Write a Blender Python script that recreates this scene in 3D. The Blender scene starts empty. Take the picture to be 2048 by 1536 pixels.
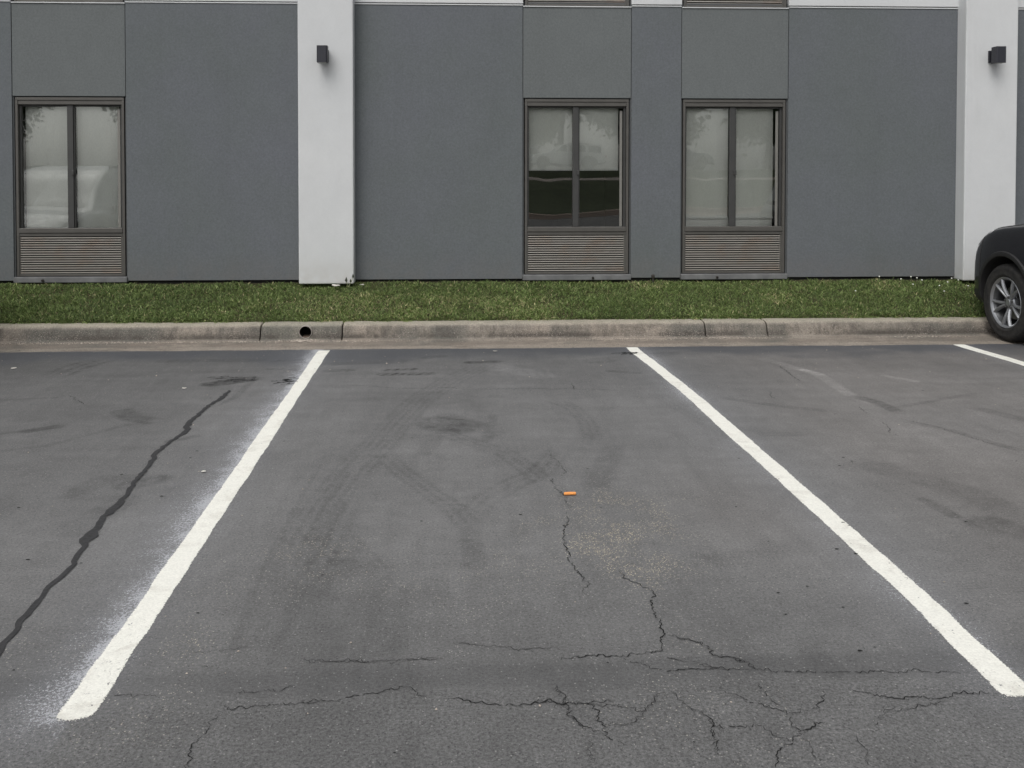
import bpy, bmesh, math, random
import numpy as np
from mathutils import Vector, Matrix

random.seed(7)
rng = np.random.default_rng(7)
R = math.radians
scene = bpy.context.scene
col = scene.collection

# ------------------------------------------------------------------ camera
cam_data = bpy.data.cameras.new('camera')
cam_data.sensor_width = 36.0
cam_data.lens = 36.0 * 1850 / 2048
cam_data.shift_x = (1024 - 967) / 2048
cam_data.shift_y = -(768 - 395) / 2048
cam_data.clip_start = 0.05
cam_data.clip_end = 900
cam = bpy.data.objects.new('camera', cam_data)
col.objects.link(cam)
yaw, pit = R(2.5), R(1.43)
fwd = Vector((math.sin(yaw) * math.cos(pit), math.cos(yaw) * math.cos(pit), -math.sin(pit)))
rgt = Vector((math.cos(yaw), -math.sin(yaw), 0))
upv = rgt.cross(fwd)
rot = Matrix((rgt, upv, -fwd)).transposed()
cam.matrix_world = Matrix.Translation((0, 0, 1.55)) @ rot.to_4x4()
scene.camera = cam

# ------------------------------------------------------------------ sky, sun, exposure (overcast day)
SUN_EL, SUN_AZ = R(52), R(205)          # azimuth: compass bearing the light comes from, clockwise from +Y
world = bpy.data.worlds.new('World')
scene.world = world
world.use_nodes = True
wn, wl = world.node_tree.nodes, world.node_tree.links
wn.clear()
w_out = wn.new('ShaderNodeOutputWorld')
w_bg = wn.new('ShaderNodeBackground')
w_sky = wn.new('ShaderNodeTexSky')
w_sky.sky_type = 'NISHITA'
w_sky.sun_disc = False
w_sky.sun_elevation = SUN_EL
w_sky.sun_rotation = SUN_AZ
w_sky.air_density = 1.0
w_sky.dust_density = 4.0
w_sky.ozone_density = 1.0
w_hs = wn.new('ShaderNodeHueSaturation')
w_hs.inputs['Saturation'].default_value = 0.16
wl.new(w_sky.outputs[0], w_hs.inputs['Color'])
wl.new(w_hs.outputs[0], w_bg.inputs['Color'])
w_bg.inputs['Strength'].default_value = 0.115
wl.new(w_bg.outputs[0], w_out.inputs['Surface'])

sun_data = bpy.data.lights.new('sun', 'SUN')
sun_data.energy = 0.9
sun_data.angle = R(40)
sun_data.color = (1.0, 0.965, 0.92)
sun = bpy.data.objects.new('sun', sun_data)
col.objects.link(sun)
sdir = Vector((math.sin(SUN_AZ) * math.cos(SUN_EL), math.cos(SUN_AZ) * math.cos(SUN_EL), math.sin(SUN_EL)))
sun.rotation_euler = sdir.to_track_quat('Z', 'Y').to_euler()
sun.location = (0, -10, 20)

scene.view_settings.view_transform = 'Standard'
scene.view_settings.look = 'None'
scene.view_settings.exposure = 0.32
scene.view_settings.gamma = 1.0
scene.view_settings.use_curve_mapping = False
scene.cycles.use_denoising = True
scene.cycles.denoiser = 'OPENIMAGEDENOISE'
scene.cycles.denoising_input_passes = 'RGB_ALBEDO_NORMAL'
scene.cycles.denoising_prefilter = 'ACCURATE'
scene.cycles.use_adaptive_sampling = False
scene.cycles.max_bounces = 6
scene.cycles.transparent_max_bounces = 12

# ------------------------------------------------------------------ helpers
class MB:
    """collects simple shapes and links them as one mesh object"""
    def __init__(s):
        s.v, s.f, s.m = [], [], []
    def add(s, vs, fs, mi=0):
        o = len(s.v)
        s.v += [tuple(p) for p in vs]
        for q in fs:
            s.f.append(tuple(i + o for i in q)); s.m.append(mi)
    def box(s, x0, x1, y0, y1, z0, z1, b=0.0, mi=0):
        if b <= 0:
            vs = [(x, y, z) for x in (x0, x1) for y in (y0, y1) for z in (z0, z1)]
            s.add(vs, [(0, 1, 3, 2), (4, 6, 7, 5), (0, 4, 5, 1), (2, 3, 7, 6), (0, 2, 6, 4), (1, 5, 7, 3)], mi)
            return
        bm = bmesh.new()
        bmesh.ops.create_cube(bm, size=1.0)
        for v in bm.verts:
            v.co = Vector(((x0 + x1) / 2 + v.co.x * (x1 - x0), (y0 + y1) / 2 + v.co.y * (y1 - y0), (z0 + z1) / 2 + v.co.z * (z1 - z0)))
        bmesh.ops.bevel(bm, geom=bm.edges[:], offset=b, segments=2, affect='EDGES', profile=0.5)
        s.bm(bm, mi)
    def bm(s, bm, mi=0):
        bm.verts.index_update()
        s.add([v.co[:] for v in bm.verts], [[v.index for v in f.verts] for f in bm.faces], mi)
        bm.free()
    def tube(s, pts, r, n=10, mi=0, cap=True):
        pts = [Vector(p) for p in pts]
        rs = r if isinstance(r, (list, tuple)) else [r] * len(pts)
        vs, fs = [], []
        for i, p in enumerate(pts):
            t = (pts[min(i + 1, len(pts) - 1)] - pts[max(i - 1, 0)]).normalized()
            a = t.orthogonal().normalized() if i == 0 else (a - t * a.dot(t)).normalized()
            b = t.cross(a)
            for k in range(n):
                an = 2 * math.pi * k / n
                vs.append(p + (a * math.cos(an) + b * math.sin(an)) * rs[i])
        for i in range(len(pts) - 1):
            for k in range(n):
                k2 = (k + 1) % n
                fs.append((i * n + k, i * n + k2, (i + 1) * n + k2, (i + 1) * n + k))
        if cap:
            fs.append(tuple(range(n - 1, -1, -1)))
            fs.append(tuple((len(pts) - 1) * n + k for k in range(n)))
        s.add(vs, fs, mi)
    def lathe(s, prof, n=48, mi=0):
        """profile of (radius, y) turned round the y axis"""
        vs, fs = [], []
        for r, y in prof:
            for k in range(n):
                a = 2 * math.pi * k / n
                vs.append((r * math.cos(a), y, r * math.sin(a)))
        for i in range(len(prof) - 1):
            for k in range(n):
                k2 = (k + 1) % n
                fs.append((i * n + k, (i + 1) * n + k, (i + 1) * n + k2, i * n + k2))
        s.add(vs, fs, mi)
    def build(s, name, mats, parent=None, smooth=False, fix=True):
        me = bpy.data.meshes.new(name)
        me.from_pydata(s.v, [], s.f)
        mats = mats if isinstance(mats, (list, tuple)) else [mats]
        for m in mats: me.materials.append(m)
        if len(mats) > 1: me.polygons.foreach_set('material_index', s.m)
        if fix:
            bm = bmesh.new(); bm.from_mesh(me)
            bmesh.ops.recalc_face_normals(bm, faces=bm.faces[:])
            bm.to_mesh(me); bm.free()
        if smooth:
            me.polygons.foreach_set('use_smooth', [True] * len(me.polygons))
            me.set_sharp_from_angle(angle=R(38))
        me.update()
        return link(name, me, parent)

def link(name, me, parent=None, loc=None):
    o = bpy.data.objects.new(name, me)
    col.objects.link(o)
    if parent: o.parent = parent
    if loc: o.location = loc
    return o

def np_mesh(name, V, F, mat, smooth=False):
    """V (n,3), F (m,k) arrays"""
    me = bpy.data.meshes.new(name)
    V = np.asarray(V, np.float32); F = np.asarray(F, np.int32)
    me.vertices.add(len(V)); me.vertices.foreach_set('co', V.ravel())
    k = F.shape[1]
    me.loops.add(F.size); me.loops.foreach_set('vertex_index', F.ravel())
    me.polygons.add(len(F))
    me.polygons.foreach_set('loop_start', np.arange(len(F), dtype=np.int32) * k)
    me.polygons.foreach_set('use_smooth', np.full(len(F), smooth))
    me.materials.append(mat)
    me.update(calc_edges=True)
    return me

def attr(me, name, arr):
    a = me.attributes.new(name, 'FLOAT_COLOR', 'POINT')
    a.data.foreach_set('color', np.ascontiguousarray(arr, np.float32).ravel())

def empty(name, loc=(0, 0, 0), rz=0.0):
    o = bpy.data.objects.new(name, None)
    o.empty_display_size = 0.2
    col.objects.link(o)
    o.location = loc; o.rotation_euler = (0, 0, rz)
    return o

def tag(o, label=None, cat=None, group=None, kind=None):
    if label: o['label'] = label
    if cat: o['category'] = cat
    if group: o['group'] = group
    if kind: o['kind'] = kind
    return o

def copy_tree(o, parent=None):
    kids = list(o.children)
    c = o.copy(); col.objects.link(c); c.parent = parent
    for ch in kids: copy_tree(ch, c)
    return c

def boolean(o, cutter):
    md = o.modifiers.new('cut', 'BOOLEAN'); md.operation = 'DIFFERENCE'; md.solver = 'EXACT'; md.object = cutter
    dg = bpy.context.evaluated_depsgraph_get()
    me = bpy.data.meshes.new_from_object(o.evaluated_get(dg))
    o.modifiers.clear(); o.data = me
    bpy.data.objects.remove(cutter)

# ------------------------------------------------------------------ materials
class NT:
    def __init__(s, name):
        s.m = bpy.data.materials.new(name); s.m.use_nodes = True
        s.n, s.l = s.m.node_tree.nodes, s.m.node_tree.links
        s.n.clear()
        s.out = s.n.new('ShaderNodeOutputMaterial')
    def node(s, t, **kw):
        x = s.n.new(t)
        for k, v in kw.items():
            if k in ('operation', 'blend_type', 'data_type', 'feature', 'distance', 'attribute_name', 'noise_dimensions', 'clamp_factor', 'interpolation_type'): setattr(x, k, v)
        return x
    def put(s, x, key, v):
        if hasattr(v, 'is_output'): s.l.new(v, x.inputs[key])
        elif v is not None: x.inputs[key].default_value = v
    def coord(s, scale=(1, 1, 1), kind='Object'):
        t = s.n.new('ShaderNodeTexCoord'); mp = s.n.new('ShaderNodeMapping')
        s.l.new(t.outputs[kind], mp.inputs[0]); mp.inputs['Scale'].default_value = scale
        return mp.outputs[0]
    def noise(s, scale, detail=3, rough=0.55, vec=None, dist=0.0):
        x = s.n.new('ShaderNodeTexNoise')
        s.put(x, 'Vector', vec if vec is not None else s.coord())
        x.inputs['Scale'].default_value = scale; x.inputs['Detail'].default_value = detail
        x.inputs['Roughness'].default_value = rough; x.inputs['Distortion'].default_value = dist
        return x.outputs['Fac']
    def voro(s, scale, vec=None, feature='F1'):
        x = s.n.new('ShaderNodeTexVoronoi'); x.feature = feature
        s.put(x, 'Vector', vec if vec is not None else s.coord()); x.inputs['Scale'].default_value = scale
        return x
    def ramp(s, f, stops):
        x = s.n.new('ShaderNodeValToRGB')
        e = x.color_ramp.elements
        while len(e) > 1: e.remove(e[-1])
        e[0].position = stops[0][0]; e[0].color = tuple(stops[0][1]) + (1,)
        for p, c in stops[1:]:
            k = e.new(p); k.color = tuple(c) + (1,)
        s.l.new(f, x.inputs[0])
        return x.outputs[0]
    def rng(s, f, a, b, c=0.0, d=1.0, smooth=False):
        x = s.n.new('ShaderNodeMapRange')
        if smooth: x.interpolation_type = 'SMOOTHSTEP'
        s.put(x, 0, f); s.put(x, 1, a); s.put(x, 2, b); s.put(x, 3, c); s.put(x, 4, d)
        return x.outputs[0]
    def math(s, op, a, b=None, c=None, clamp=False):
        x = s.n.new('ShaderNodeMath'); x.operation = op; x.use_clamp = clamp
        s.put(x, 0, a)
        if b is not None: s.put(x, 1, b)
        if c is not None: s.put(x, 2, c)
        return x.outputs[0]
    def mix(s, f, a, b, mode='MIX'):
        x = s.n.new('ShaderNodeMix'); x.data_type = 'RGBA'; x.blend_type = mode; x.clamp_factor = True
        s.put(x, 0, f)
        for k, v in ((6, a), (7, b)):
            if isinstance(v, tuple) and len(v) == 3: v = v + (1,)
            s.put(x, k, v)
        return x.outputs[2]
    def val(s, f):                           # grey colour from a float
        x = s.n.new('ShaderNodeCombineColor')
        for k in range(3): s.put(x, k, f)
        return x.outputs[0]
    def bump(s, h, strength=0.3, dist=0.01, nrm=None):
        x = s.n.new('ShaderNodeBump'); s.put(x, 'Height', h)
        x.inputs['Strength'].default_value = strength; x.inputs['Distance'].default_value = dist
        if nrm is not None: s.l.new(nrm, x.inputs['Normal'])
        return x.outputs[0]
    def sep(s, v):
        x = s.n.new('ShaderNodeSeparateXYZ'); s.l.new(v, x.inputs[0]); return x.outputs
    def attr(s, name):
        x = s.n.new('ShaderNodeAttribute'); x.attribute_name = name
        c = s.n.new('ShaderNodeSeparateColor'); s.l.new(x.outputs['Color'], c.inputs[0])
        return c.outputs[0], c.outputs[1], c.outputs[2], x.outputs['Alpha'], x.outputs['Color']
    def done(s, base, rough=0.8, metal=0.0, spec=0.5, nrm=None, coat=0.0, coat_rough=0.05, alpha=None):
        p = s.n.new('ShaderNodeBsdfPrincipled')
        if isinstance(base, tuple) and len(base) == 3: base = base + (1,)
        s.put(p, 'Base Color', base); s.put(p, 'Roughness', rough); s.put(p, 'Metallic', metal)
        s.put(p, 'Specular IOR Level', spec); s.put(p, 'Coat Weight', coat); s.put(p, 'Coat Roughness', coat_rough)
        if nrm is not None: s.l.new(nrm, p.inputs['Normal'])
        if alpha is not None: s.put(p, 'Alpha', alpha)
        s.l.new(p.outputs[0], s.out.inputs[0])
        return s.m

def plain(name, c, rough=0.6, metal=0.0, spec=0.5, var=0.12, scale=30, coat=0.0, bump=0.0, bscale=200):
    t = NT(name)
    n = t.noise(scale, 4)
    f = t.rng(n, 0.25, 0.75, 1 - var, 1 + var)
    b = t.mix(1.0, t.val(f), c, 'MULTIPLY')
    nr = t.bump(t.noise(bscale, 3), bump, 0.002) if bump else None
    return t.done(b, rough, metal, spec, nr, coat)

def mat_asphalt():
    t = NT('asphalt')
    co = t.coord()
    tone, spray, chips, warm, _ = t.attr('marks')
    coarse, fresh, _, _, _ = t.attr('zones')
    big = t.noise(0.9, 4, 0.6, co)
    mid = t.noise(7, 5, 0.65, co, 0.6)
    streak = t.noise(3.0, 4, 0.6, t.coord((1, 0.18, 1)), 0.4)
    fine = t.noise(95, 4, 0.75, co)
    grit = t.noise(300, 2, 0.6, co)
    scr = t.noise(14, 4, 0.7, t.coord((1, 0.12, 1)), 0.3)
    scr2 = t.noise(9, 4, 0.7, t.coord((0.25, 1, 1)), 0.5)
    base = t.rng(big, 0.3, 0.7, 0.142, 0.174)
    base = t.math('MULTIPLY', base, t.rng(mid, 0.25, 0.75, 0.89, 1.11))
    base = t.math('MULTIPLY', base, t.rng(streak, 0.3, 0.7, 0.95, 1.05))
    base = t.math('MULTIPLY', base, t.math('MULTIPLY', t.rng(scr, 0.3, 0.7, 0.94, 1.06), t.rng(scr2, 0.3, 0.7, 0.95, 1.05)))
    amp = t.rng(coarse, 0, 1, 0.33, 0.55)
    base = t.math('MULTIPLY', base, t.math('ADD', 1.0, t.math('MULTIPLY', t.rng(fine, 0.30, 0.70, -1, 1), amp)))
    base = t.math('MULTIPLY', base, t.rng(grit, 0.3, 0.7, 0.76, 1.24))
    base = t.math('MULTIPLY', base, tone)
    c = t.mix(1.0, t.val(base), t.mix(warm, (1.0, 1.0, 1.0), (1.07, 1.01, 0.965)), 'MULTIPLY')
    c = t.mix(t.math('MULTIPLY', fresh, 0.9), c, (0.066, 0.070, 0.080))
    # bright and dark stone chips
    v = t.voro(150, co)
    rc = t.sep(v.outputs['Color'])
    near = t.rng(v.outputs['Distance'], 0.25, 0.5, 1, 0)
    thr = t.math('SUBTRACT', t.rng(coarse, 0, 1, 0.962, 0.958), t.math('MULTIPLY', chips, 0.42))
    lit = t.math('MULTIPLY', t.math('GREATER_THAN', rc[0], thr), near)
    c = t.mix(t.math('MULTIPLY', lit, t.rng(rc[1], 0, 1, 0.25, 0.95)), c, t.mix(chips, (0.33, 0.33, 0.32), (0.66, 0.57, 0.41)))
    drk = t.math('MULTIPLY', t.math('GREATER_THAN', rc[2], t.rng(coarse, 0, 1, 0.985, 0.94)), near)
    c = t.mix(t.math('MULTIPLY', drk, 0.65), c, (0.03, 0.03, 0.032))
    # paint overspray: spatter near, haze far
    sp = t.math('ADD', t.math('MULTIPLY', t.noise(85, 4, 0.8, co), 0.65), t.math('MULTIPLY', t.noise(250, 2, 0.7, co), 0.35))
    sm = t.rng(sp, t.math('SUBTRACT', 0.66, t.math('MULTIPLY', spray, 0.24)), t.math('SUBTRACT', 0.70, t.math('MULTIPLY', spray, 0.22)), 0, 1)
    c = t.mix(t.math('MULTIPLY', t.math('MULTIPLY', sm, 0.75), t.math('MINIMUM', t.math('MULTIPLY', spray, 5.0), 1.0)), c, (0.52, 0.53, 0.56))
    c = t.mix(t.math('MULTIPLY', spray, 0.20), c, (0.40, 0.42, 0.47))
    h = t.math('ADD', t.math('MULTIPLY', fine, 0.6), t.math('MULTIPLY', grit, 0.4))
    b1 = t.n.new('ShaderNodeBump'); t.put(b1, 'Height', h); b1.inputs['Distance'].default_value = 0.006
    t.put(b1, 'Strength', t.rng(coarse, 0, 1, 0.28, 0.6))
    ro = t.math('SUBTRACT', 0.82, t.math('MULTIPLY', fresh, 0.2))
    return t.done(c, ro, 0, 0.35, b1.outputs[0])

def mat_line():
    t = NT('line_paint'); co = t.coord()
    edge = t.attr('edge')[0]
    n = t.noise(25, 4, 0.6, co); g = t.noise(220, 3, 0.7, co); st = t.noise(5, 5, 0.7, co, 0.8)
    y = t.sep(co)[1]
    f = t.rng(n, 0.2, 0.8, 0.84, 0.94)
    c = t.mix(1.0, t.val(f), (0.98, 0.975, 0.90), 'MULTIPLY')
    worn = t.rng(y, 4.6, 2.7, 0.0, 0.10)
    hole = t.rng(t.math('ADD', t.noise(75, 4, 0.7, co), worn), 0.70, 0.78, 0, 0.55)
    c = t.mix(hole, c, (0.50, 0.475, 0.42))
    c = t.mix(t.rng(st, 0.52, 0.68, 0, 0.40), c, (0.52, 0.49, 0.43))
    gr = t.noise(110, 4, 0.75, co)
    c = t.mix(1.0, c, t.val(t.rng(gr, 0.25, 0.6, 0.80, 1.0)), 'MULTIPLY')
    fr = t.math('ADD', t.math('MULTIPLY', gr, 0.55), t.math('MULTIPLY', g, 0.45))
    keep = t.math('GREATER_THAN', t.math('ADD', fr, t.math('MULTIPLY', edge, 0.62)), 0.62)
    bare = t.math('ADD', t.math('MULTIPLY', t.noise(42, 5, 0.75, co, 0.5), 0.75), t.math('MULTIPLY', t.noise(2.1, 3, 0.6, co), 0.25))
    keep = t.math('MULTIPLY', keep, t.math('LESS_THAN', t.math('ADD', bare, t.math('MULTIPLY', worn, 0.45)), 0.655))
    return t.done(c, 0.7, 0, 0.3, t.bump(t.math('ADD', g, gr), 0.35, 0.003), alpha=keep)

def mat_stucco(name, c1, c2, grain=0.16, dirt=True, tint=None):
    t = NT(name); co = t.coord()
    big = t.noise(0.8, 4, 0.6, co); mid = t.noise(5, 5, 0.65, t.coord((1, 1, 0.8)), 0.3); fine = t.noise(48, 5, 0.8, co); g2 = t.noise(230, 2, 0.6, co)
    c = t.mix(t.rng(big, 0.3, 0.7, 0, 1), c1, c2)
    f = t.math('MULTIPLY', t.rng(mid, 0.25, 0.75, 0.965, 1.035), t.rng(fine, 0.25, 0.75, 1 - grain, 1 + grain))
    f = t.math('MULTIPLY', f, t.rng(g2, 0.25, 0.75, 1 - grain * .6, 1 + grain * .6))
    c = t.mix(1.0, c, t.val(f), 'MULTIPLY')
    if dirt:
        z = t.sep(co)[2]
        s = t.math('MULTIPLY', t.rng(z, 0.43, 0.75, 1, 0), t.rng(t.noise(6, 5, 0.7, co), 0.35, 0.65, 0.1, 1))
        c = t.mix(t.math('MULTIPLY', s, 0.5), c, dirt)
        s2 = t.math('MULTIPLY', t.rng(t.noise(2.2, 5, 0.7, t.coord((1.6, 1, 0.12))), 0.54, 0.72, 0, 1), 0.06)
        c = t.mix(s2, c, (0.05, 0.05, 0.05))
    h = t.math('ADD', t.math('MULTIPLY', fine, 0.7), t.math('MULTIPLY', g2, 0.3))
    return t.done(c, 0.9, 0, 0.25, t.bump(h, 0.25, 0.005))

def mat_concrete():
    t = NT('kerb_concrete'); co = t.coord()
    x, y, z = t.sep(co)[:3]
    big = t.noise(0.9, 5, 0.65, co); mid = t.noise(4.5, 6, 0.7, co, 0.5); fine = t.noise(90, 4, 0.7, co)
    c = t.mix(t.rng(big, 0.3, 0.7), (0.35, 0.30, 0.25), (0.27, 0.245, 0.21))
    c = t.mix(t.rng(mid, 0.46, 0.60, 0, 0.7), c, (0.15, 0.135, 0.115))
    # grey algae patches
    al = t.math('MULTIPLY', t.rng(t.noise(0.75, 5, 0.65, t.coord((1, 0.3, 0.3))), 0.46, 0.56), t.rng(z, 0.135, 0.10, 0, 1))
    c = t.mix(t.math('MULTIPLY', al, 0.85), c, (0.115, 0.115, 0.103))
    # the cast piece round the drain is greyer
    pc = t.math('MULTIPLY', t.math('GREATER_THAN', x, -1.70), t.math('LESS_THAN', x, -0.955))
    pc = t.math('MULTIPLY', pc, t.rng(z, 0.004, 0.02))
    c = t.mix(t.math('MULTIPLY', pc, 0.75), c, t.mix(t.rng(mid, 0.3, 0.7), (0.20, 0.195, 0.165), (0.12, 0.12, 0.105)))
    # dark band low on the face
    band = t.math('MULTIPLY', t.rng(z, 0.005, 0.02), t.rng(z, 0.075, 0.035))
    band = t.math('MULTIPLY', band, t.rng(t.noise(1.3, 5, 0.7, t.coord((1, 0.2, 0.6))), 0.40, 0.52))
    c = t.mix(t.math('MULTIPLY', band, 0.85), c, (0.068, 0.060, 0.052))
    # exposed stones on the face
    v = t.voro(105, co); rc = t.sep(v.outputs['Color'])
    st = t.math('MULTIPLY', t.rng(v.outputs['Distance'], 0.2, 0.5, 1, 0), t.math('GREATER_THAN', rc[0], 0.52))
    ex = t.math('MULTIPLY', t.rng(t.noise(1.6, 5, 0.7, t.coord((1, 0.3, 1))), 0.44, 0.54), t.math('MULTIPLY', t.rng(z, 0.118, 0.085), t.rng(z, -0.002, 0.012)))
    c = t.mix(t.math('MULTIPLY', st, t.math('MULTIPLY', ex, 0.8)), c, t.mix(rc[1], (0.36, 0.30, 0.265), (0.50, 0.45, 0.40)))
    # sediment in the gutter
    sed = t.math('MULTIPLY', t.rng(z, 0.012, 0.002), t.rng(t.noise(2.0, 5, 0.65, t.coord((1, 4, 1))), 0.36, 0.6, 0.1, 1))
    c = t.mix(sed, c, t.mix(t.rng(t.noise(14, 5, 0.7, t.coord((0.4, 1, 1))), 0.3, 0.7), (0.25, 0.215, 0.18), (0.16, 0.138, 0.118)))
    drip = t.math('MULTIPLY', t.rng(t.noise(9, 5, 0.7, t.coord((1, 0.2, 0.12))), 0.52, 0.62), t.math('MULTIPLY', t.rng(z, 0.02, 0.05), t.rng(z, 0.135, 0.115)))
    c = t.mix(t.math('MULTIPLY', drip, 0.5), c, (0.10, 0.09, 0.08))
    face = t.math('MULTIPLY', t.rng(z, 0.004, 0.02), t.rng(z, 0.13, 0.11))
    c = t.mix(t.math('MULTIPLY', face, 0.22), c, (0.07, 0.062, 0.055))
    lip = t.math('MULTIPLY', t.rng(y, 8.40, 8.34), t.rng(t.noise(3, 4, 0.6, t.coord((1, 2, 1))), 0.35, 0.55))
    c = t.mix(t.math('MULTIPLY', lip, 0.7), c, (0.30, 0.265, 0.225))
    # lighter top
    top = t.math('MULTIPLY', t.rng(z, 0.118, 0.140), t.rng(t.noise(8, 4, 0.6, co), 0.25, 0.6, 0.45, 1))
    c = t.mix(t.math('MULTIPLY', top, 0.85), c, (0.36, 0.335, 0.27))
    c = t.mix(1.0, c, t.val(t.math('MULTIPLY', t.rng(fine, 0.34, 0.66, 0.66, 1.34), t.rng(t.noise(230, 2, 0.6, co), 0.35, 0.65, 0.82, 1.18))), 'MULTIPLY')
    ch = t.voro(30, co); rr = t.sep(ch.outputs['Color'])
    pit = t.math('MULTIPLY', t.math('GREATER_THAN', rr[2], 0.95), t.rng(ch.outputs['Distance'], 0.1, 0.3, 1, 0))
    c = t.mix(t.math('MULTIPLY', pit, 0.7), c, (0.05, 0.045, 0.04))
    h = t.math('ADD', fine, t.math('MULTIPLY', st, t.math('MULTIPLY', ex, 1.5)))
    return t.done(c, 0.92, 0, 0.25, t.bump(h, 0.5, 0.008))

def mat_soil():
    t = NT('soil'); co = t.coord()
    n = t.noise(12, 5, 0.7, co)
    c = t.ramp(n, [(0.3, (0.028, 0.026, 0.014)), (0.7, (0.065, 0.062, 0.03))])
    return t.done(c, 0.95, 0, 0.2, t.bump(t.noise(60, 4), 0.6, 0.02))

def mat_grass():
    t = NT('grass_blade')
    r, g, b, a, colr = t.attr('tint')
    p = t.n.new('ShaderNodeBsdfPrincipled')
    t.l.new(colr, p.inputs['Base Color']); p.inputs['Roughness'].default_value = 0.55; p.inputs['Specular IOR Level'].default_value = 0.35
    tr = t.n.new('ShaderNodeBsdfTranslucent'); t.l.new(colr, tr.inputs['Color'])
    mx = t.n.new('ShaderNodeMixShader'); mx.inputs[0].default_value = 0.28
    t.l.new(p.outputs[0], mx.inputs[1]); t.l.new(tr.outputs[0], mx.inputs[2]); t.l.new(mx.outputs[0], t.out.inputs[0])
    return t.m

def mat_glass(name, tint, refl):
    t = NT(name)
    fr = t.n.new('ShaderNodeFresnel'); fr.inputs['IOR'].default_value = 1.5
    gl = t.n.new('ShaderNodeBsdfGlossy'); gl.inputs['Roughness'].default_value = 0.012; gl.inputs['Color'].default_value = (0.95, 0.98, 0.96, 1)
    wav = t.noise(1.6, 2, 0.5)
    t.l.new(t.bump(wav, 0.05, 0.02), gl.inputs['Normal'])
    tp = t.n.new('ShaderNodeBsdfTransparent'); tp.inputs['Color'].default_value = tint + (1,)
    mx = t.n.new('ShaderNodeMixShader')
    t.l.new(t.math('MULTIPLY', fr.outputs[0], refl, clamp=True), mx.inputs[0])
    t.l.new(tp.outputs[0], mx.inputs[1]); t.l.new(gl.outputs[0], mx.inputs[2]); t.l.new(mx.outputs[0], t.out.inputs[0])
    return t.m

def mat_blind():
    t = NT('blind_fabric'); co = t.coord()
    wv = t.noise(160, 2, 0.5, t.coord((1, 1, 0.25)))
    sag = t.noise(1.4, 3, 0.5, t.coord((1.2, 1, 0.5)))
    c = t.mix(t.rng(sag, 0.3, 0.7), (0.80, 0.80, 0.76), (0.86, 0.86, 0.83))
    c = t.mix(1.0, c, t.val(t.rng(wv, 0.3, 0.7, 0.95, 1.05)), 'MULTIPLY')
    return t.done(c, 0.9, 0, 0.1)

def mat_grille():
    t = NT('grille_aluminium'); co = t.coord()
    x, y, z = t.sep(co)[:3]
    rust = t.rng(t.noise(2.6, 4, 0.6, t.coord((1, 1, 1.2), 'Object')), 0.48, 0.68, 0, 0.7)
    c = t.mix(rust, (0.36, 0.34, 0.31), (0.35, 0.25, 0.185))
    c = t.mix(1.0, c, t.val(t.rng(t.noise(40, 4, 0.6, t.coord((0.2, 1, 1))), 0.25, 0.75, 0.86, 1.14)), 'MULTIPLY')
    return t.done(c, 0.55, 0.25, 0.5)

def mat_paint(name, c, flake=0.0):
    t = NT(name)
    n = t.noise(3, 4, 0.6); d = t.noise(60, 4, 0.7)
    cc = t.mix(t.rng(n, 0.3, 0.7, 0, 0.05), c, (0.10, 0.095, 0.085))
    return t.done(cc, t.rng(d, 0.3, 0.7, 0.35, 0.5), flake, 0.3, None, 0.55, 0.04)

def mat_tyre():
    t = NT('tyre_rubber')
    n = t.noise(18, 5, 0.65)
    c = t.mix(t.rng(n, 0.35, 0.7), (0.016, 0.016, 0.017), (0.042, 0.040, 0.037))
    return t.done(c, 0.78, 0, 0.35, t.bump(t.noise(120, 3), 0.2, 0.002))

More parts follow.
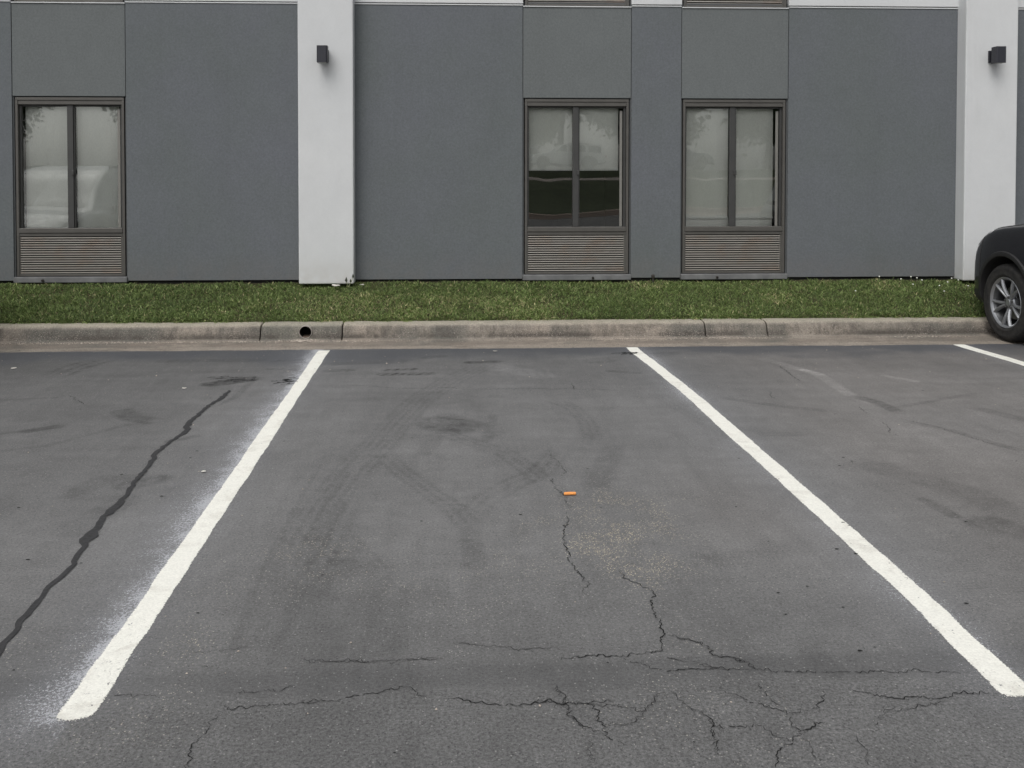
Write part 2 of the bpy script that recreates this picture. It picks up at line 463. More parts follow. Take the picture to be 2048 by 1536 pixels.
M = dict(
    asphalt=mat_asphalt(), line=mat_line(), concrete=mat_concrete(), soil=mat_soil(), grass=mat_grass(),
    crack=plain('crack_shadow', (0.022, 0.022, 0.022), 0.95, 0, 0.1, 0.3, 60),
    tar=plain('crack_sealant', (0.040, 0.040, 0.042), 0.75, 0, 0.3, 0.3, 60, bump=0.5, bscale=140),
    grey=mat_stucco('grey_stucco', (0.121, 0.134, 0.137), (0.130, 0.139, 0.154), 0.20, (0.15, 0.14, 0.135)),
    grey2=mat_stucco('grey_stucco_panel', (0.131, 0.142, 0.144), (0.140, 0.152, 0.154), 0.20, (0.15, 0.14, 0.135)),
    white=mat_stucco('pale_stucco', (0.56, 0.575, 0.585), (0.60, 0.61, 0.615), 0.025, (0.42, 0.40, 0.37)),
    groove=plain('groove_shadow', (0.075, 0.08, 0.083), 0.9),
    gapdark=plain('gap_shade_black', (0.016, 0.016, 0.015), 0.95),  # near-black colour stands for the shade in gaps and hollows
    bronze=plain('bronze_frame', (0.088, 0.084, 0.077), 0.5, 0.2, 0.5, 0.12, 9),
    bronze2=plain('bronze_sash', (0.052, 0.052, 0.051), 0.5, 0.2, 0.5, 0.12, 9),
    bronze3=plain('sash_edge', (0.19, 0.185, 0.17), 0.5, 0.1),
    glass=mat_glass('window_glass', (0.95, 0.965, 0.95), 3.6), blind=mat_blind(), grille=mat_grille(),
    hem=plain('blind_hem', (0.72, 0.72, 0.70), 0.6), dark=plain('dark_interior', (0.03, 0.03, 0.03), 0.9),
    ledge=plain('ledge_stucco', (0.15, 0.152, 0.155), 0.9, 0, 0.2, 0.3, 7, bump=0.4, bscale=90),
    lamp=plain('lamp_metal', (0.032, 0.033, 0.042), 0.45, 0.3, 0.5, 0.1),
    lens=plain('lamp_lens', (0.45, 0.45, 0.43), 0.2), pvc=plain('pipe_plastic', (0.33, 0.30, 0.27), 0.6, 0, 0.4, 0.3, 40),
    pipe_in=plain('pipe_inside', (0.018, 0.016, 0.014), 0.9, 0, 0.2, 0.4, 30),
    orange=plain('orange_foam', (0.80, 0.33, 0.10), 0.8, 0, 0.2, 0.12, 120, bump=0.4, bscale=400),
    stone=plain('loose_stone', (0.42, 0.37, 0.32), 0.9, 0, 0.3, 0.45, 25), pale=plain('pale_scrap', (0.62, 0.60, 0.55), 0.8, 0, 0.3, 0.2, 60),
    petal=plain('white_petal', (0.72, 0.73, 0.66), 0.7), leaf=plain('dark_weed_leaf', (0.045, 0.05, 0.035), 0.6), stem=plain('weed_stem', (0.28, 0.30, 0.16), 0.7),
    brass=plain('weathered_metal', (0.05, 0.045, 0.04), 0.6, 0.3, 0.5, 0.4, 60),
    paint=mat_paint('black_car_paint', (0.008, 0.008, 0.011)), paint_silver=mat_paint('silver_car_paint', (0.22, 0.235, 0.25), 0.4),
    paint_grey=mat_paint('grey_car_paint', (0.07, 0.075, 0.08), 0.3), paint_white=mat_paint('white_car_paint', (0.62, 0.62, 0.61)), clad=plain('black_cladding', (0.022, 0.022, 0.023), 0.6, 0, 0.4, 0.2, 20),
    tyre=mat_tyre(), rim=plain('alloy_metal', (0.30, 0.31, 0.325), 0.32, 0.6, 0.5, 0.15, 12), rimdark=plain('wheel_well', (0.02, 0.02, 0.021), 0.8),
    barrel=plain('wheel_barrel', (0.085, 0.088, 0.092), 0.4, 0.6), silt=plain('pipe_silt', (0.13, 0.10, 0.08), 0.95, 0, 0.2, 0.5, 50, bump=0.6, bscale=90), disc=plain('brake_disc', (0.20, 0.20, 0.20), 0.4, 0.8), cglass=plain('car_glass', (0.012, 0.014, 0.015), 0.06, 0, 0.6, 0.05),
    headl=plain('headlight_lens', (0.38, 0.38, 0.38), 0.1, 0.2, 0.6, 0.3, 12, coat=1.0), chrome=plain('chrome_trim', (0.55, 0.55, 0.56), 0.18, 1.0), tail=plain('tail_lens', (0.25, 0.015, 0.015), 0.2),
    farasph=plain('far_asphalt', (0.15, 0.15, 0.15), 0.9, 0, 0.3, 0.15, 2), farlawn=plain('far_lawn', (0.066, 0.078, 0.044), 0.95, 0, 0.1, 0.4, 1.5, bump=0.5, bscale=12),
    farkerb=plain('far_kerb', (0.36, 0.28, 0.23), 0.9), walk=plain('far_pavement', (0.36, 0.31, 0.28), 0.9), bark=plain('bark', (0.08, 0.065, 0.05), 0.9, 0, 0.2, 0.3, 8), leaves=None,
)
def mat_leaves():
    t = NT('tree_leaves')
    r = t.n.new('ShaderNodeNewGeometry')
    c = t.mix(r.outputs['Random Per Island'], (0.035, 0.06, 0.02), (0.08, 0.115, 0.035))
    return t.done(c, 0.6, 0, 0.3)
M['leaves'] = mat_leaves()
CRACKS = [
(3, [(0.594,5.126),(0.588,5.037),(0.62,4.934),(0.637,4.761),(0.608,4.684)]),
(4, [(0.552,4.669),(0.549,4.606),(0.565,4.557),(0.556,4.486),(0.58,4.411),(0.576,4.337),(0.586,4.261),(0.589,4.188)]),
(5, [(0.561,4.19),(0.552,4.061),(0.53,3.986),(0.513,3.896),(0.503,3.81),(0.517,3.734),(0.5,3.663),(0.515,3.578),(0.535,3.503),(0.549,3.432),(0.519,3.392),(0.522,3.352)]),
(5, [(0.686,3.548),(0.712,3.453),(0.743,3.424),(0.779,3.341),(0.747,3.284),(0.74,3.234),(0.747,3.126),(0.743,3.041),(0.718,2.994),(0.706,2.932)]),
(3.5, [(0.743,3.041),(0.788,3.021),(0.83,2.994),(0.871,2.966),(0.866,2.915),(0.928,2.892),(0.968,2.851),(0.975,2.812)]),
(5, [(0.357,2.892),(0.418,2.919),(0.471,2.924),(0.555,2.918),(0.631,2.927),(0.685,2.933),(0.713,2.962)]),
(3, [(0.702,2.917),(0.747,2.885),(0.803,2.858),(0.856,2.826)]),
(4, [(0.563,2.908),(0.627,2.861),(0.662,2.835),(0.763,2.826),(0.89,2.82)]),
(3, [(-0.459,2.944),(-0.376,2.924),(-0.204,2.919),(-0.104,2.919),(-0.003,2.924)]),
(3, [(0.029,3.023),(0.107,3.009),(0.179,2.993),(0.272,2.972),(0.411,2.961),(0.423,2.942)]),
(4, [(-0.422,2.702),(-0.366,2.699),(-0.284,2.717),(-0.192,2.738),(-0.127,2.769),(-0.088,2.746),(-0.049,2.702)]),
(5, [(-0.003,2.696),(0.044,2.702),(0.081,2.68),(0.136,2.661),(0.229,2.657),(0.295,2.666),(0.331,2.657),(0.415,2.653),(0.525,2.644)]),
(3, [(0.339,2.757),(0.353,2.68),(0.355,2.592),(0.377,2.553),(0.394,2.515)]),
(4, [(0.428,2.648),(0.444,2.604),(0.452,2.542),(0.444,2.499),(0.487,2.451)]),
(2.5, [(0.395,2.479),(0.392,2.424),(0.398,2.384)]),
(3.5, [(-0.668,2.404),(-0.68,2.471),(-0.679,2.498),(-0.66,2.569),(-0.653,2.648)]),
(3.5, [(-0.652,2.7),(-0.627,2.671),(-0.534,2.682),(-0.462,2.691),(-0.349,2.703)]),
(3, [(-0.627,2.752),(-0.567,2.754),(-0.484,2.763),(-0.45,2.788)]),
(2.5, [(-0.819,2.994),(-0.718,3),(-0.627,3.028)]),
(2.5, [(-0.761,2.91),(-0.716,2.906)]),
(3, [(-0.998,2.76),(-0.846,2.749)]),
(4, [(0.773,3.023),(0.829,2.998),(0.87,2.963),(0.866,2.909),(0.932,2.89),(0.969,2.853),(0.983,2.812)]),
(3.5, [(0.739,2.888),(0.789,2.871),(0.849,2.833),(0.936,2.819),(1.061,2.803),(1.228,2.791),(1.358,2.79),(1.589,2.775),(1.644,2.768)]),
(3.5, [(0.836,2.736),(0.843,2.69),(0.886,2.665),(0.93,2.615),(0.973,2.596),(1.001,2.578),(1.05,2.588),(1.109,2.633),(1.14,2.695)]),
(3, [(0.958,2.74),(0.961,2.675),(0.966,2.605)]),
(3.5, [(0.694,2.652),(0.74,2.598),(0.762,2.563),(0.754,2.527),(0.806,2.525),(0.897,2.521),(0.911,2.481),(0.946,2.445)]),
(3.5, [(0.752,2.523),(0.732,2.439),(0.734,2.413)]),
(4, [(0.993,2.57),(0.984,2.533),(0.99,2.497),(0.981,2.474),(0.95,2.445),(0.885,2.396),(0.866,2.343)]),
(4, [(0.99,2.497),(1.029,2.511),(1.077,2.533)]),
(2.5, [(0.982,2.466),(0.992,2.42),(0.992,2.362)]),
(5, [(1.21,2.701),(1.264,2.671),(1.338,2.641),(1.418,2.647),(1.474,2.635),(1.524,2.66),(1.635,2.655)]),
(3.5, [(1.274,2.574),(1.361,2.588),(1.466,2.622)]),
(3, [(1.209,2.511),(1.252,2.559),(1.312,2.59)]),
(2.5, [(1.136,2.467),(1.12,2.371),(1.115,2.332)]),
(4, [(-0.988,6.798),(-0.639,6.799),(-0.295,6.675),(0.076,6.686),(0.149,6.629),(0.693,6.632),(1.06,6.59),(1.46,6.493)]),
(5, [(0.951,6.785),(0.949,6.594)]),
(5, [(2.715,7.319),(2.68,6.972),(2.667,6.767)]),
(4, [(2.769,6.024),(2.743,5.891),(2.743,5.818)]),
(4, [(2.74,5.661),(2.728,5.524),(2.674,5.413),(2.707,5.303)]),
(3, [(2.871,5.737),(3.005,5.551),(3.089,5.34),(3.168,5.111),(3.223,4.979)]),
(4, [(2.322,6.456),(2.28,6.306),(2.298,6.256)]),
(4, [(-2.627,6.57),(-2.405,6.296)]),
(3, [(0.345,2.752),(0.355,2.666),(0.378,2.566),(0.439,2.505),(0.444,2.501)]),
(3, [(0.487,2.656),(0.535,2.63),(0.571,2.602),(0.622,2.663),(0.659,2.705)]),
(3, [(0.451,2.546),(0.508,2.549),(0.55,2.576),(0.576,2.601)]),
(2.5, [(0.681,2.708),(0.713,2.622),(0.76,2.567),(0.751,2.508),(0.729,2.428),(0.732,2.404)]),
(3, [(0.254,2.661),(0.318,2.664),(0.423,2.653),(0.456,2.661),(0.497,2.656)]),
(2.5, [(-0.46,2.948),(-0.353,2.922),(-0.171,2.92),(0.001,2.928)]),
]
SEALANT = [(-1.531,6.676,0.017),(-1.531,6.547,0.041),(-1.538,6.424,0.041),(-1.572,6.236,0.032),(-1.577,5.994,0.033),(-1.587,5.79,0.045),(-1.547,5.598,0.043),(-1.565,5.49,0.025),(-1.589,5.336,0.029),(-1.592,5.158,0.036),(-1.563,4.976,0.029),(-1.554,4.7,0.026),(-1.529,4.477,0.028),(-1.526,4.373,0.04),(-1.53,4.296,0.059),(-1.534,4.222,0.035),(-1.524,4.109,0.034),(-1.51,4.012,0.059),(-1.51,3.965,0.076),(-1.497,3.883,0.028),(-1.484,3.796,0.029),(-1.463,3.672,0.027),(-1.475,3.588,0.03),(-1.483,3.514,0.027),(-1.472,3.409,0.021),(-1.466,3.378,0.028),(-1.47,3.247,0.029),(-1.445,3.156,0.023),(-1.448,3.082,0.022),(-1.435,3.001,0.02),(-1.425,2.879,0.02),(-1.407,2.677,0.018)]
TRACKS = [
([(0.408,7.639),(0.05,6.91),(-0.16,6.334),(-0.299,5.705),(-0.377,5.285),(-0.485,4.8),(-0.555,4.329),(-0.587,3.915),(-0.594,3.572)], 0.24, 0.17, 5),
([(-0.548,2.912),(-0.535,3.44),(-0.509,3.807),(-0.468,4.392),(-0.399,5.189)], 0.3, 0.1, 4),
([(-0.356,5.187),(-0.228,4.829),(-0.065,4.479),(0.042,4.271),(0.126,3.994)], 0.15, 0.2, 3),
([(0.096,4.112),(0.198,4.363),(0.36,4.607),(0.502,4.757),(0.655,5.143)], 0.18, 0.16, 3),
([(-0.098,5.696),(0.126,5.363),(0.343,5.11),(0.454,4.8),(0.527,4.525)], 0.16, 0.18, 3),
([(-0.021,5.739),(0.118,5.687)], 0.32, 0.24, 0),
([(0.026,5.867),(0.085,5.554)], 0.2, 0.1, 0),
([(0.736,6.323),(0.858,6.085),(0.9,5.71),(0.87,5.33)], 0.14, 0.16, 3),
([(-0.02,5.559),(-0.103,5.13)], 0.1, 0.1, 0),
([(0.257,5.357),(0.316,5.916)], 0.07, 0.14, 0),
([(0.184,5.34),(0.34,5.51)], 0.08, 0.1, 0),
([(0.744,4.479),(0.89,4.951),(1.015,5.324)], 0.14, 0.13, 0),
([(-0.538,4.023),(-0.406,3.802),(-0.284,3.558)], 0.22, 0.18, 5),
([(-0.523,3.358),(-0.47,3.658),(-0.417,3.907)], 0.2, 0.14, 3),
([(0.125,3.632),(0.115,3.995)], 0.1, 0.14, 0),
([(-0.471,7.159),(-0.104,7.179)], 0.1, 0.4, -1),
([(-0.913,7.306),(-0.739,7.335)], 0.1, 0.25, 0),
([(-0.462,7.323),(-0.225,7.351)], 0.07, 0.38, -1),
([(0.212,7.587),(0.436,7.618)], 0.1, 0.4, 0),
([(-1.397,7.718),(-1.188,7.751)], 0.08, 0.4, -1),
([(-2.31,7.758),(-1.53,7.766)], 0.14, 0.2, 0),
([(-0.926,7.576),(-0.359,7.673)], 0.14, 0.18, 0),
([(1.259,7.602),(1.966,7.916)], 0.2, 0.14, 0),
([(1.313,7.208),(1.515,7.126)], 0.08, 0.2, 0),
([(-0.155,7.811),(-0.007,7.869)], 0.1, 0.2, 0),
([(-2.865,7.824),(-2.955,7.527),(-2.984,7.215)], 0.3, 0.28, 3),
([(-2.135,6.176),(-1.977,5.943),(-1.811,5.864)], 0.16, 0.26, 0),
([(-2.511,5.667),(-2.371,5.761)], 0.1, 0.3, 0),
([(-2.695,5.59),(-2.505,5.689)], 0.05, 0.2, 0),
([(-2.526,5.235),(-2.252,5.367),(-1.968,5.778),(-1.717,5.86)], 0.05, 0.12, 0),
([(-1.706,6.887),(-1.464,7.044)], 0.18, 0.4, 0),
([(-1.38,7.401),(-1.115,7.352)], 0.08, 0.25, -1),
([(-1.583,4.639),(-1.441,4.739)], 0.14, 0.2, 0),
([(-1.589,5.417),(-1.465,5.515)], 0.07, 0.18, 0),
([(-1.801,4.45),(-1.741,4.736),(-1.474,4.764)], 0.15, 0.13, 0),
([(-1.527,6.229),(-1.447,6.461),(-1.438,7.009)], 0.06, 0.18, 0),
([(-3.044,6.46),(-2.696,6.516)], 0.06, 0.14, 0),
([(-1.605,4.07),(-1.515,4.438)], 0.18, 0.12, 0),
([(2.7,7.623),(2.909,6.993),(2.856,6.346),(2.921,6.034)], 0.1, -0.2, 0),
([(1.921,6.314),(2.252,6.064),(2.531,5.92)], 0.08, 0.18, 0),
([(2.838,6.347),(2.944,6.156),(2.971,5.863)], 0.11, 0.28, 0),
([(3.018,5.99),(3.518,6.245),(3.812,6.379)], 0.05, 0.14, 0),
([(2.88,5.683),(3.07,5.446),(3.186,5.129),(3.267,4.982)], 0.07, 0.16, 0),
([(1.919,5.409),(2.128,5.4)], 0.1, 0.13, 0),
([(2.205,4.893),(2.441,4.554),(2.568,4.328),(2.591,3.944)], 0.22, 0.12, 0),
([(2.433,3.963),(2.519,3.834)], 0.22, 0.2, 0),
([(2.291,4.272),(2.315,4.076)], 0.08, 0.2, 0),
([(3.561,5.901),(3.685,5.624)], 0.12, 0.15, 0),
([(3.394,6.936),(3.537,6.758)], 0.08, -0.22, 0),
([(2.864,7.178),(2.923,7.028)], 0.08, -0.25, 0),
([(0.455,7.378),(0.747,7.088)], 0.25, -0.16, 0),
([(0.816,7.363),(0.841,6.909)], 0.04, -0.2, 2),
([(1.069,3.816),(1.037,3.457)], 0.14, 0.08, 3),
([(1.131,3.636),(1.367,3.725)], 0.16, 0.05, 0),
([(1.197,2.897),(1.208,2.806)], 0.1, 0.1, 0),
([(0.847,5.281),(1.179,6.275)], 0.12, 0.08, 2),
([(1.485,6.557),(1.648,5.62),(1.583,5.103)], 0.14, 0.1, 3),
([(-0.69,2.919),(-0.71,3.577),(-0.682,4.402),(-0.658,4.932)], 0.03, 0.1, 0),
([(-0.276,2.706),(-0.231,3.346),(-0.179,3.792)], 0.35, 0.07, 4),
([(0.459,5.152),(0.428,2.962)], 0.5, 0.05, 4),
]
# ------------------------------------------------------------------ ground
def vnoise(X, Y, sc, seed):
    r = np.random.default_rng(seed); g = r.random((64, 64))
    u, v = X * sc + 1000, Y * sc + 1000
    i, j = np.floor(u).astype(int), np.floor(v).astype(int)
    a, b = u - i, v - j
    a, b = a * a * (3 - 2 * a), b * b * (3 - 2 * b)
    G = lambda p, q: g[p % 64, q % 64]
    return (G(i, j) * (1 - a) + G(i + 1, j) * a) * (1 - b) + (G(i, j + 1) * (1 - a) + G(i + 1, j + 1) * a) * b
def sstep(x, a, b):
    t = np.clip((x - a) / (b - a), 0, 1); return t * t * (3 - 2 * t)

def make_asphalt():
    xs = np.concatenate([[-45, -25, -14, -9, -7, -6], np.arange(-5.5, 6.5, 0.0125), [7, 8, 10, 14, 25, 45]])
    ys = np.concatenate([[-15, -10, -5, -2, 0, 1, 1.6, 2.0], np.arange(2.25, 8.2, 0.0125), [8.205]])
    X, Y = np.meshgrid(xs, ys, indexing='ij')
    nx, ny = X.shape
    Yp = Y.copy()
    Yp[:, -1] += (vnoise(X[:, -1], X[:, -1] * 0, 3, 1) - .5) * .03 + (vnoise(X[:, -1], X[:, -1] * 0, 25, 2) - .5) * .012
    V = np.stack([X, Yp, (vnoise(X, Y, 1.2, 3) - .5) * .001 - .0005], -1).reshape(-1, 3)
    idx = np.arange(nx * ny).reshape(nx, ny)
    F = np.stack([idx[:-1, :-1], idx[1:, :-1], idx[1:, 1:], idx[:-1, 1:]], -1).reshape(-1, 4)
    me = np_mesh('asphalt', V, F, M['asphalt'])
    tone = np.ones_like(X)
    patch = (.6 + .45 * vnoise(X, Y, 9, 4)) * (.55 + .9 * vnoise(X, Y, 33, 5)) * (.7 + .6 * vnoise(X, Y, 60, 6)) * 1.30
    for pl, wd, s, k in TRACKS:
        best = np.zeros_like(X)
        tot = sum(math.dist(pl[i], pl[i + 1]) for i in range(len(pl) - 1)); run = 0
        for i in range(len(pl) - 1):
            (ax, ay), (bx, by) = pl[i], pl[i + 1]
            L = max(math.dist(pl[i], pl[i + 1]), 1e-4)
            i0, i1 = np.searchsorted(xs, min(ax, bx) - wd), np.searchsorted(xs, max(ax, bx) + wd)
            j0, j1 = np.searchsorted(ys, min(ay, by) - wd), np.searchsorted(ys, max(ay, by) + wd)
            if i1 <= i0 or j1 <= j0: run += L; continue
            x, y = X[i0:i1, j0:j1], Y[i0:i1, j0:j1]
            t = ((x - ax) * (bx - ax) + (y - ay) * (by - ay)) / L
            d = ((x - ax) * (by - ay) - (y - ay) * (bx - ax)) / L
            tc = np.clip(t, 0, L); dd = np.hypot(d, t - tc)
            al = (run + tc) / max(tot, 1e-3)
            m = 1 - sstep(dd, wd * .32, wd * .62)
            if k > 0: m = m * (.55 + .30 * np.cos(2 * np.pi * k * d / wd) + .15 * np.cos(2 * np.pi * 2.63 * k * d / wd + 1)) * (.75 + .5 * (np.sin((t + d * .7) * 2 * np.pi / .055) > 0))
            if k < 0: m = m * (.35 + .65 * (np.sin(2 * np.pi * (t + d * .6) / .07) > -.2))
            if len(pl) > 2 and k >= 0: m = m * sstep(al, -.05, .12) * (1 - sstep(al, .85, 1.06))
            best[i0:i1, j0:j1] = np.maximum(best[i0:i1, j0:j1], m)
            run += L
        tone *= 1 - np.clip(s * best * patch, -.5, .85)
    # faint wheel paths and general blotches
    for cx, w, s in ((-.35, .35, .05), (.95, .4, .04), (2.5, .35, .05), (3.8, .4, .04), (-2.2, .3, .05), (-3.6, .35, .05)):
        tone *= 1 - s * np.exp(-((X - cx - .15 * np.sin(Y * .9)) / w) ** 2) * (.4 + 1.2 * vnoise(X, Y, 2, 8))
    tone *= 1 + .10 * (vnoise(X * .45, Y * 1.7, 1.2, 9) - .5) + .05 * (vnoise(X, Y, 5, 10) - .5) + .10 * (vnoise(X * .4, Y * 2.6, 4, 22) - .5) * sstep(Y, 4, 6)
    tone *= 1 - .20 * (1 - sstep(Y, 2.6, 3.9)) - .10 * (1 - sstep(X, -2.2, -.7)) - .05 * (1 - sstep(X, -3.5, -1.5)) - .17 * sstep(Y, 5.8, 7.8)  # broadly darker at the near edge, on the left and towards the kerb
    spray = np.zeros_like(X)
    sn = .55 + .5 * vnoise(X, Y, 3, 11) + .5 * vnoise(X, Y, 17, 12)
    for (xa, xb, la, lb, far) in ((-1.097, -1.007, .95, .30, .35), (1.69, 1.785, .42, .45, .60), (4.66, 4.76, .35, .3, .35)):
        y2 = np.clip(Y, 2.66, 8.3)
        dy = np.abs(Y - y2) * 1.2
        dl, dr = np.hypot(np.maximum(xa - X, 0), dy), np.hypot(np.maximum(X - xb, 0), dy)
        left = np.where(X < (xa + xb) / 2, la * np.exp(-dl / .14), 0)
        right = np.where(X >= (xa + xb) / 2, lb * np.exp(-dr / .08), 0)
        spray = np.maximum(spray, (left + right) * sn)
        far_haze = far * np.exp(-np.maximum(np.maximum(xa - X, X - xb), 0) / .13) * sstep(Y, 4.6, 6.6) * (.7 + .6 * vnoise(X, Y, 3, 13))
        spray = np.maximum(spray, far_haze)
    chips = 1.2 * np.exp(-(((X - .75) / .28) ** 2 + ((Y - 3.95) / .42) ** 2)) + .45 * np.exp(-(((X + .86) / .12) ** 2 + ((Y - 3.0) / .22) ** 2))
    chips += .25 * np.exp(-(((X - .15) / .25) ** 2 + ((Y - 3.5) / .3) ** 2)) + .3 * np.exp(-(((X + .55) / .2) ** 2 + ((Y - 3.7) / .25) ** 2))
    chips += .16 * sstep(vnoise(X, Y, 2.3, 31), .5, .8) * (1 - sstep(Y, 4.2, 5.5))
    chips *= .15 + 1.5 * vnoise(X, Y, 9, 14) ** 1.5
    warm = .02 + .75 * sstep(X + .3 * (vnoise(X, Y, .8, 15) - .5), 1.7, 2.6) * (.5 + .5 * vnoise(X, Y, .9, 16)) + .35 * np.exp(-(((X - 1.4) / .35) ** 2 + ((Y - 4.2) / .6) ** 2))
    tone *= 1 + .10 * sstep(X, 1.8, 3.0)
    seam_w = (vnoise(X, Y, 2.2, 17) - .5) * .08
    seam = sstep(Y + seam_w, 2.74, 2.79) * (1 - sstep(Y + seam_w, 2.87, 2.93))
    tone *= 1 - .14 * seam * (.4 + .9 * vnoise(X, Y, 3, 18))
    coarse = np.clip(1 - sstep(Y + seam_w, 2.66, 2.8) + .25 * (1 - sstep(Y, 2.8, 4.4)) * (1 - seam) * vnoise(X, Y, 6, 19), 0, 1)
    fresh = sstep(Y + (vnoise(X, Y, 1.6, 20) - .5) * .5 + (vnoise(X, Y, 7, 21) - .5) * .18, 7.55, 8.05) * .85 + .06 * seam
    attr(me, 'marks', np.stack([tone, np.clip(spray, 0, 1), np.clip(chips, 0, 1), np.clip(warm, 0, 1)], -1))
    attr(me, 'zones', np.stack([coarse, np.clip(fresh, 0, 1), coarse, coarse], -1))
    return tag(link('asphalt', me), 'worn dark grey parking lot asphalt with tyre marks and cracks', kind='structure')

asphalt = make_asphalt()

gnd = MB(); gnd.box(-300, 300, -300, 300, -1.2, -0.25)
tag(gnd.build('ground', M['soil']), kind='structure')

def ribbon(mb, pts, z, ends=True):
    """pts: (x, y, width) -> flat strip"""
    vs, fs = [], []
    for i, (x, y, w) in enumerate(pts):
        a, b = pts[max(i - 1, 0)], pts[min(i + 1, len(pts) - 1)]
        tx, ty = b[0] - a[0], b[1] - a[1]; L = math.hypot(tx, ty) or 1
        nx, ny = -ty / L, tx / L
        j = random.uniform(-.25, .25) * w
        vs += [(x + nx * (w / 2 + j), y + ny * (w / 2 + j), z), (x - nx * (w / 2 - j), y - ny * (w / 2 - j), z)]
        if i: fs.append((2 * i - 2, 2 * i - 1, 2 * i + 1, 2 * i))
    mb.add(vs, fs)

def rough_path(pl, step, jit):
    out = []
    for i in range(len(pl) - 1):
        (ax, ay), (bx, by) = pl[i][:2], pl[i + 1][:2]
        L = math.hypot(bx - ax, by - ay); n = max(1, int(L / step))
        o1 = 0
        for k in range(n):
            t = k / n
            o1 = .55 * o1 + random.gauss(0, jit)
            e = math.sin(math.pi * t)
            out.append((ax + (bx - ax) * t - (by - ay) / max(L, 1e-4) * o1 * (.4 + e), ay + (by - ay) * t + (bx - ax) / max(L, 1e-4) * o1 * (.4 + e), t, i))
    out.append((pl[-1][0], pl[-1][1], 1, len(pl) - 2))
    return out

cm = MB()
for wd, pl in CRACKS:
    p = rough_path(pl, .0065, .0042)
    seg = []
    w0 = wd / 1000 * .74
    n = len(p); ph = random.uniform(0, 9)
    for i, q in enumerate(p):
        e = min(1, .25 + 6 * min(i, n - 1 - i) / n)
        w = w0 * e * (.75 + .25 * math.sin(i * .18 + ph) + random.uniform(-.35, .55))
        if w < w0 * .16 or random.random() < (.02 if wd >= 4 else .05):
            if len(seg) > 1: ribbon(cm, seg, .0022)
            seg = []
        else: seg.append((q[0], q[1], max(w, .0008)))
    if len(seg) > 1: ribbon(cm, seg, .0022)
for cx, cy, rx, ry in ((-1.62, 7.05, .22, .12), (-1.17, 6.93, .12, .09), (1.62, 7.92, .10, .05)):   # scribbly scuffed tar
    for k in range(26):
        a = random.uniform(0, 6.28); x, y = cx + rx * random.gauss(0, .5), cy + ry * random.gauss(0, .5)
        pts = [(x + .03 * math.cos(a + q * .5) * q * .5, y + .02 * math.sin(a + q * .7) * q * .4, random.uniform(.003, .009)) for q in range(5)]
        ribbon(cm, pts, .0022)
for k in range(110):                                                                                    # small pits
    x, y = random.uniform(-3, 5), random.uniform(2.4, 6.5)
    if k > 70: x, y = random.uniform(1.2, 4.2), random.uniform(2.7, 5)
    s = random.uniform(.003, .010)
    ribbon(cm, [(x, y, s * .6), (x + s * .7, y + s * .2, s), (x + s * 1.6, y, s * .5)], .0022)
tag(cm.build('crack', M['crack'], asphalt, fix=False), 'thin dark branching cracks in the asphalt')

sm = MB()
sp = []
for i in range(len(SEALANT) - 1):
    a, b = SEALANT[i], SEALANT[i + 1]
    L = math.hypot(b[0] - a[0], b[1] - a[1]); n = max(2, int(L / .03))
    for k in range(n):
        t = k / n; u = t * t * (3 - 2 * t)
        sp.append((a[0] + (b[0] - a[0]) * t, a[1] + (b[1] - a[1]) * t, (a[2] + (b[2] - a[2]) * u) * random.uniform(.70, 1.0)))
ribbon(sm, sp, .0030)
tag(sm.build('crack_sealant', M['tar'], asphalt, fix=False), 'black tar strip sealing a long crack left of the empty stall')

def parking_line(path, wd, label, ragged):
    """path: (y, x of the centre line), from the near end"""
    y0, y1 = path[0][0], path[-1][0]
    ys_ = np.concatenate([np.arange(y0, y1, .015), [y1]])
    xc = np.interp(ys_, [p[0] for p in path], [p[1] for p in path])
    if len(path) > 2: xc = np.convolve(np.pad(xc, 25, 'edge'), np.ones(51) / 51, 'valid')
    N = 13
    V = np.zeros((len(ys_), N, 3)); E = np.zeros((len(ys_), N, 4))
    k = 1 + .10 * np.clip(1 - (ys_ - y0) / .5, 0, 1) * ragged
    w1 = (vnoise(ys_, ys_ * 0, 5, 40) - .5) * .007 + (vnoise(ys_, ys_ * 0, 19, 41) - .5) * .005
    w2 = (vnoise(ys_, ys_ * 0, 5, 50) - .5) * .007 + (vnoise(ys_, ys_ * 0, 19, 51) - .5) * .005
    l, r_ = xc - wd / 2 * k + w1 - .007, xc + wd / 2 * k + w2 + .007
    f = np.linspace(0, 1, N)
    V[:, :, 0] = l[:, None] + (r_ - l)[:, None] * f
    V[:, :, 1] = ys_[:, None]; V[:, :, 2] = .0014
    d = np.minimum(f, 1 - f)[None, :] * (r_ - l)[:, None]
    end = np.minimum(ys_ - y0, (y1 - ys_) * 4)[:, None] + np.zeros((1, N))
    if ragged: end = end - .10 * np.abs(f - .42)[None, :] ** 2
    e = np.clip(np.minimum(d / .016, end / .03), 0, 1)
    E[:, :, 0] = e; E[:, :, 3] = 1
    idx = np.arange(len(ys_) * N).reshape(-1, N)
    F = np.stack([idx[:-1, :-1], idx[:-1, 1:], idx[1:, 1:], idx[1:, :-1]], -1).reshape(-1, 4)
    me = np_mesh('parking_line', V.reshape(-1, 3), F, M['line']); attr(me, 'edge', E.reshape(-1, 4))
    return tag(link('parking_line', me, asphalt), label)
parking_line([(2.63, -1.053), (8.16, -1.050)], .090, 'white painted line left of the empty stall with speckled overspray', True)
parking_line([(2.63, 1.708), (3.1, 1.735), (4.0, 1.742), (5.5, 1.740), (6.3, 1.747), (7.3, 1.716), (8.19, 1.678)], .092, 'white painted line right of the empty stall, slightly bowed', True)
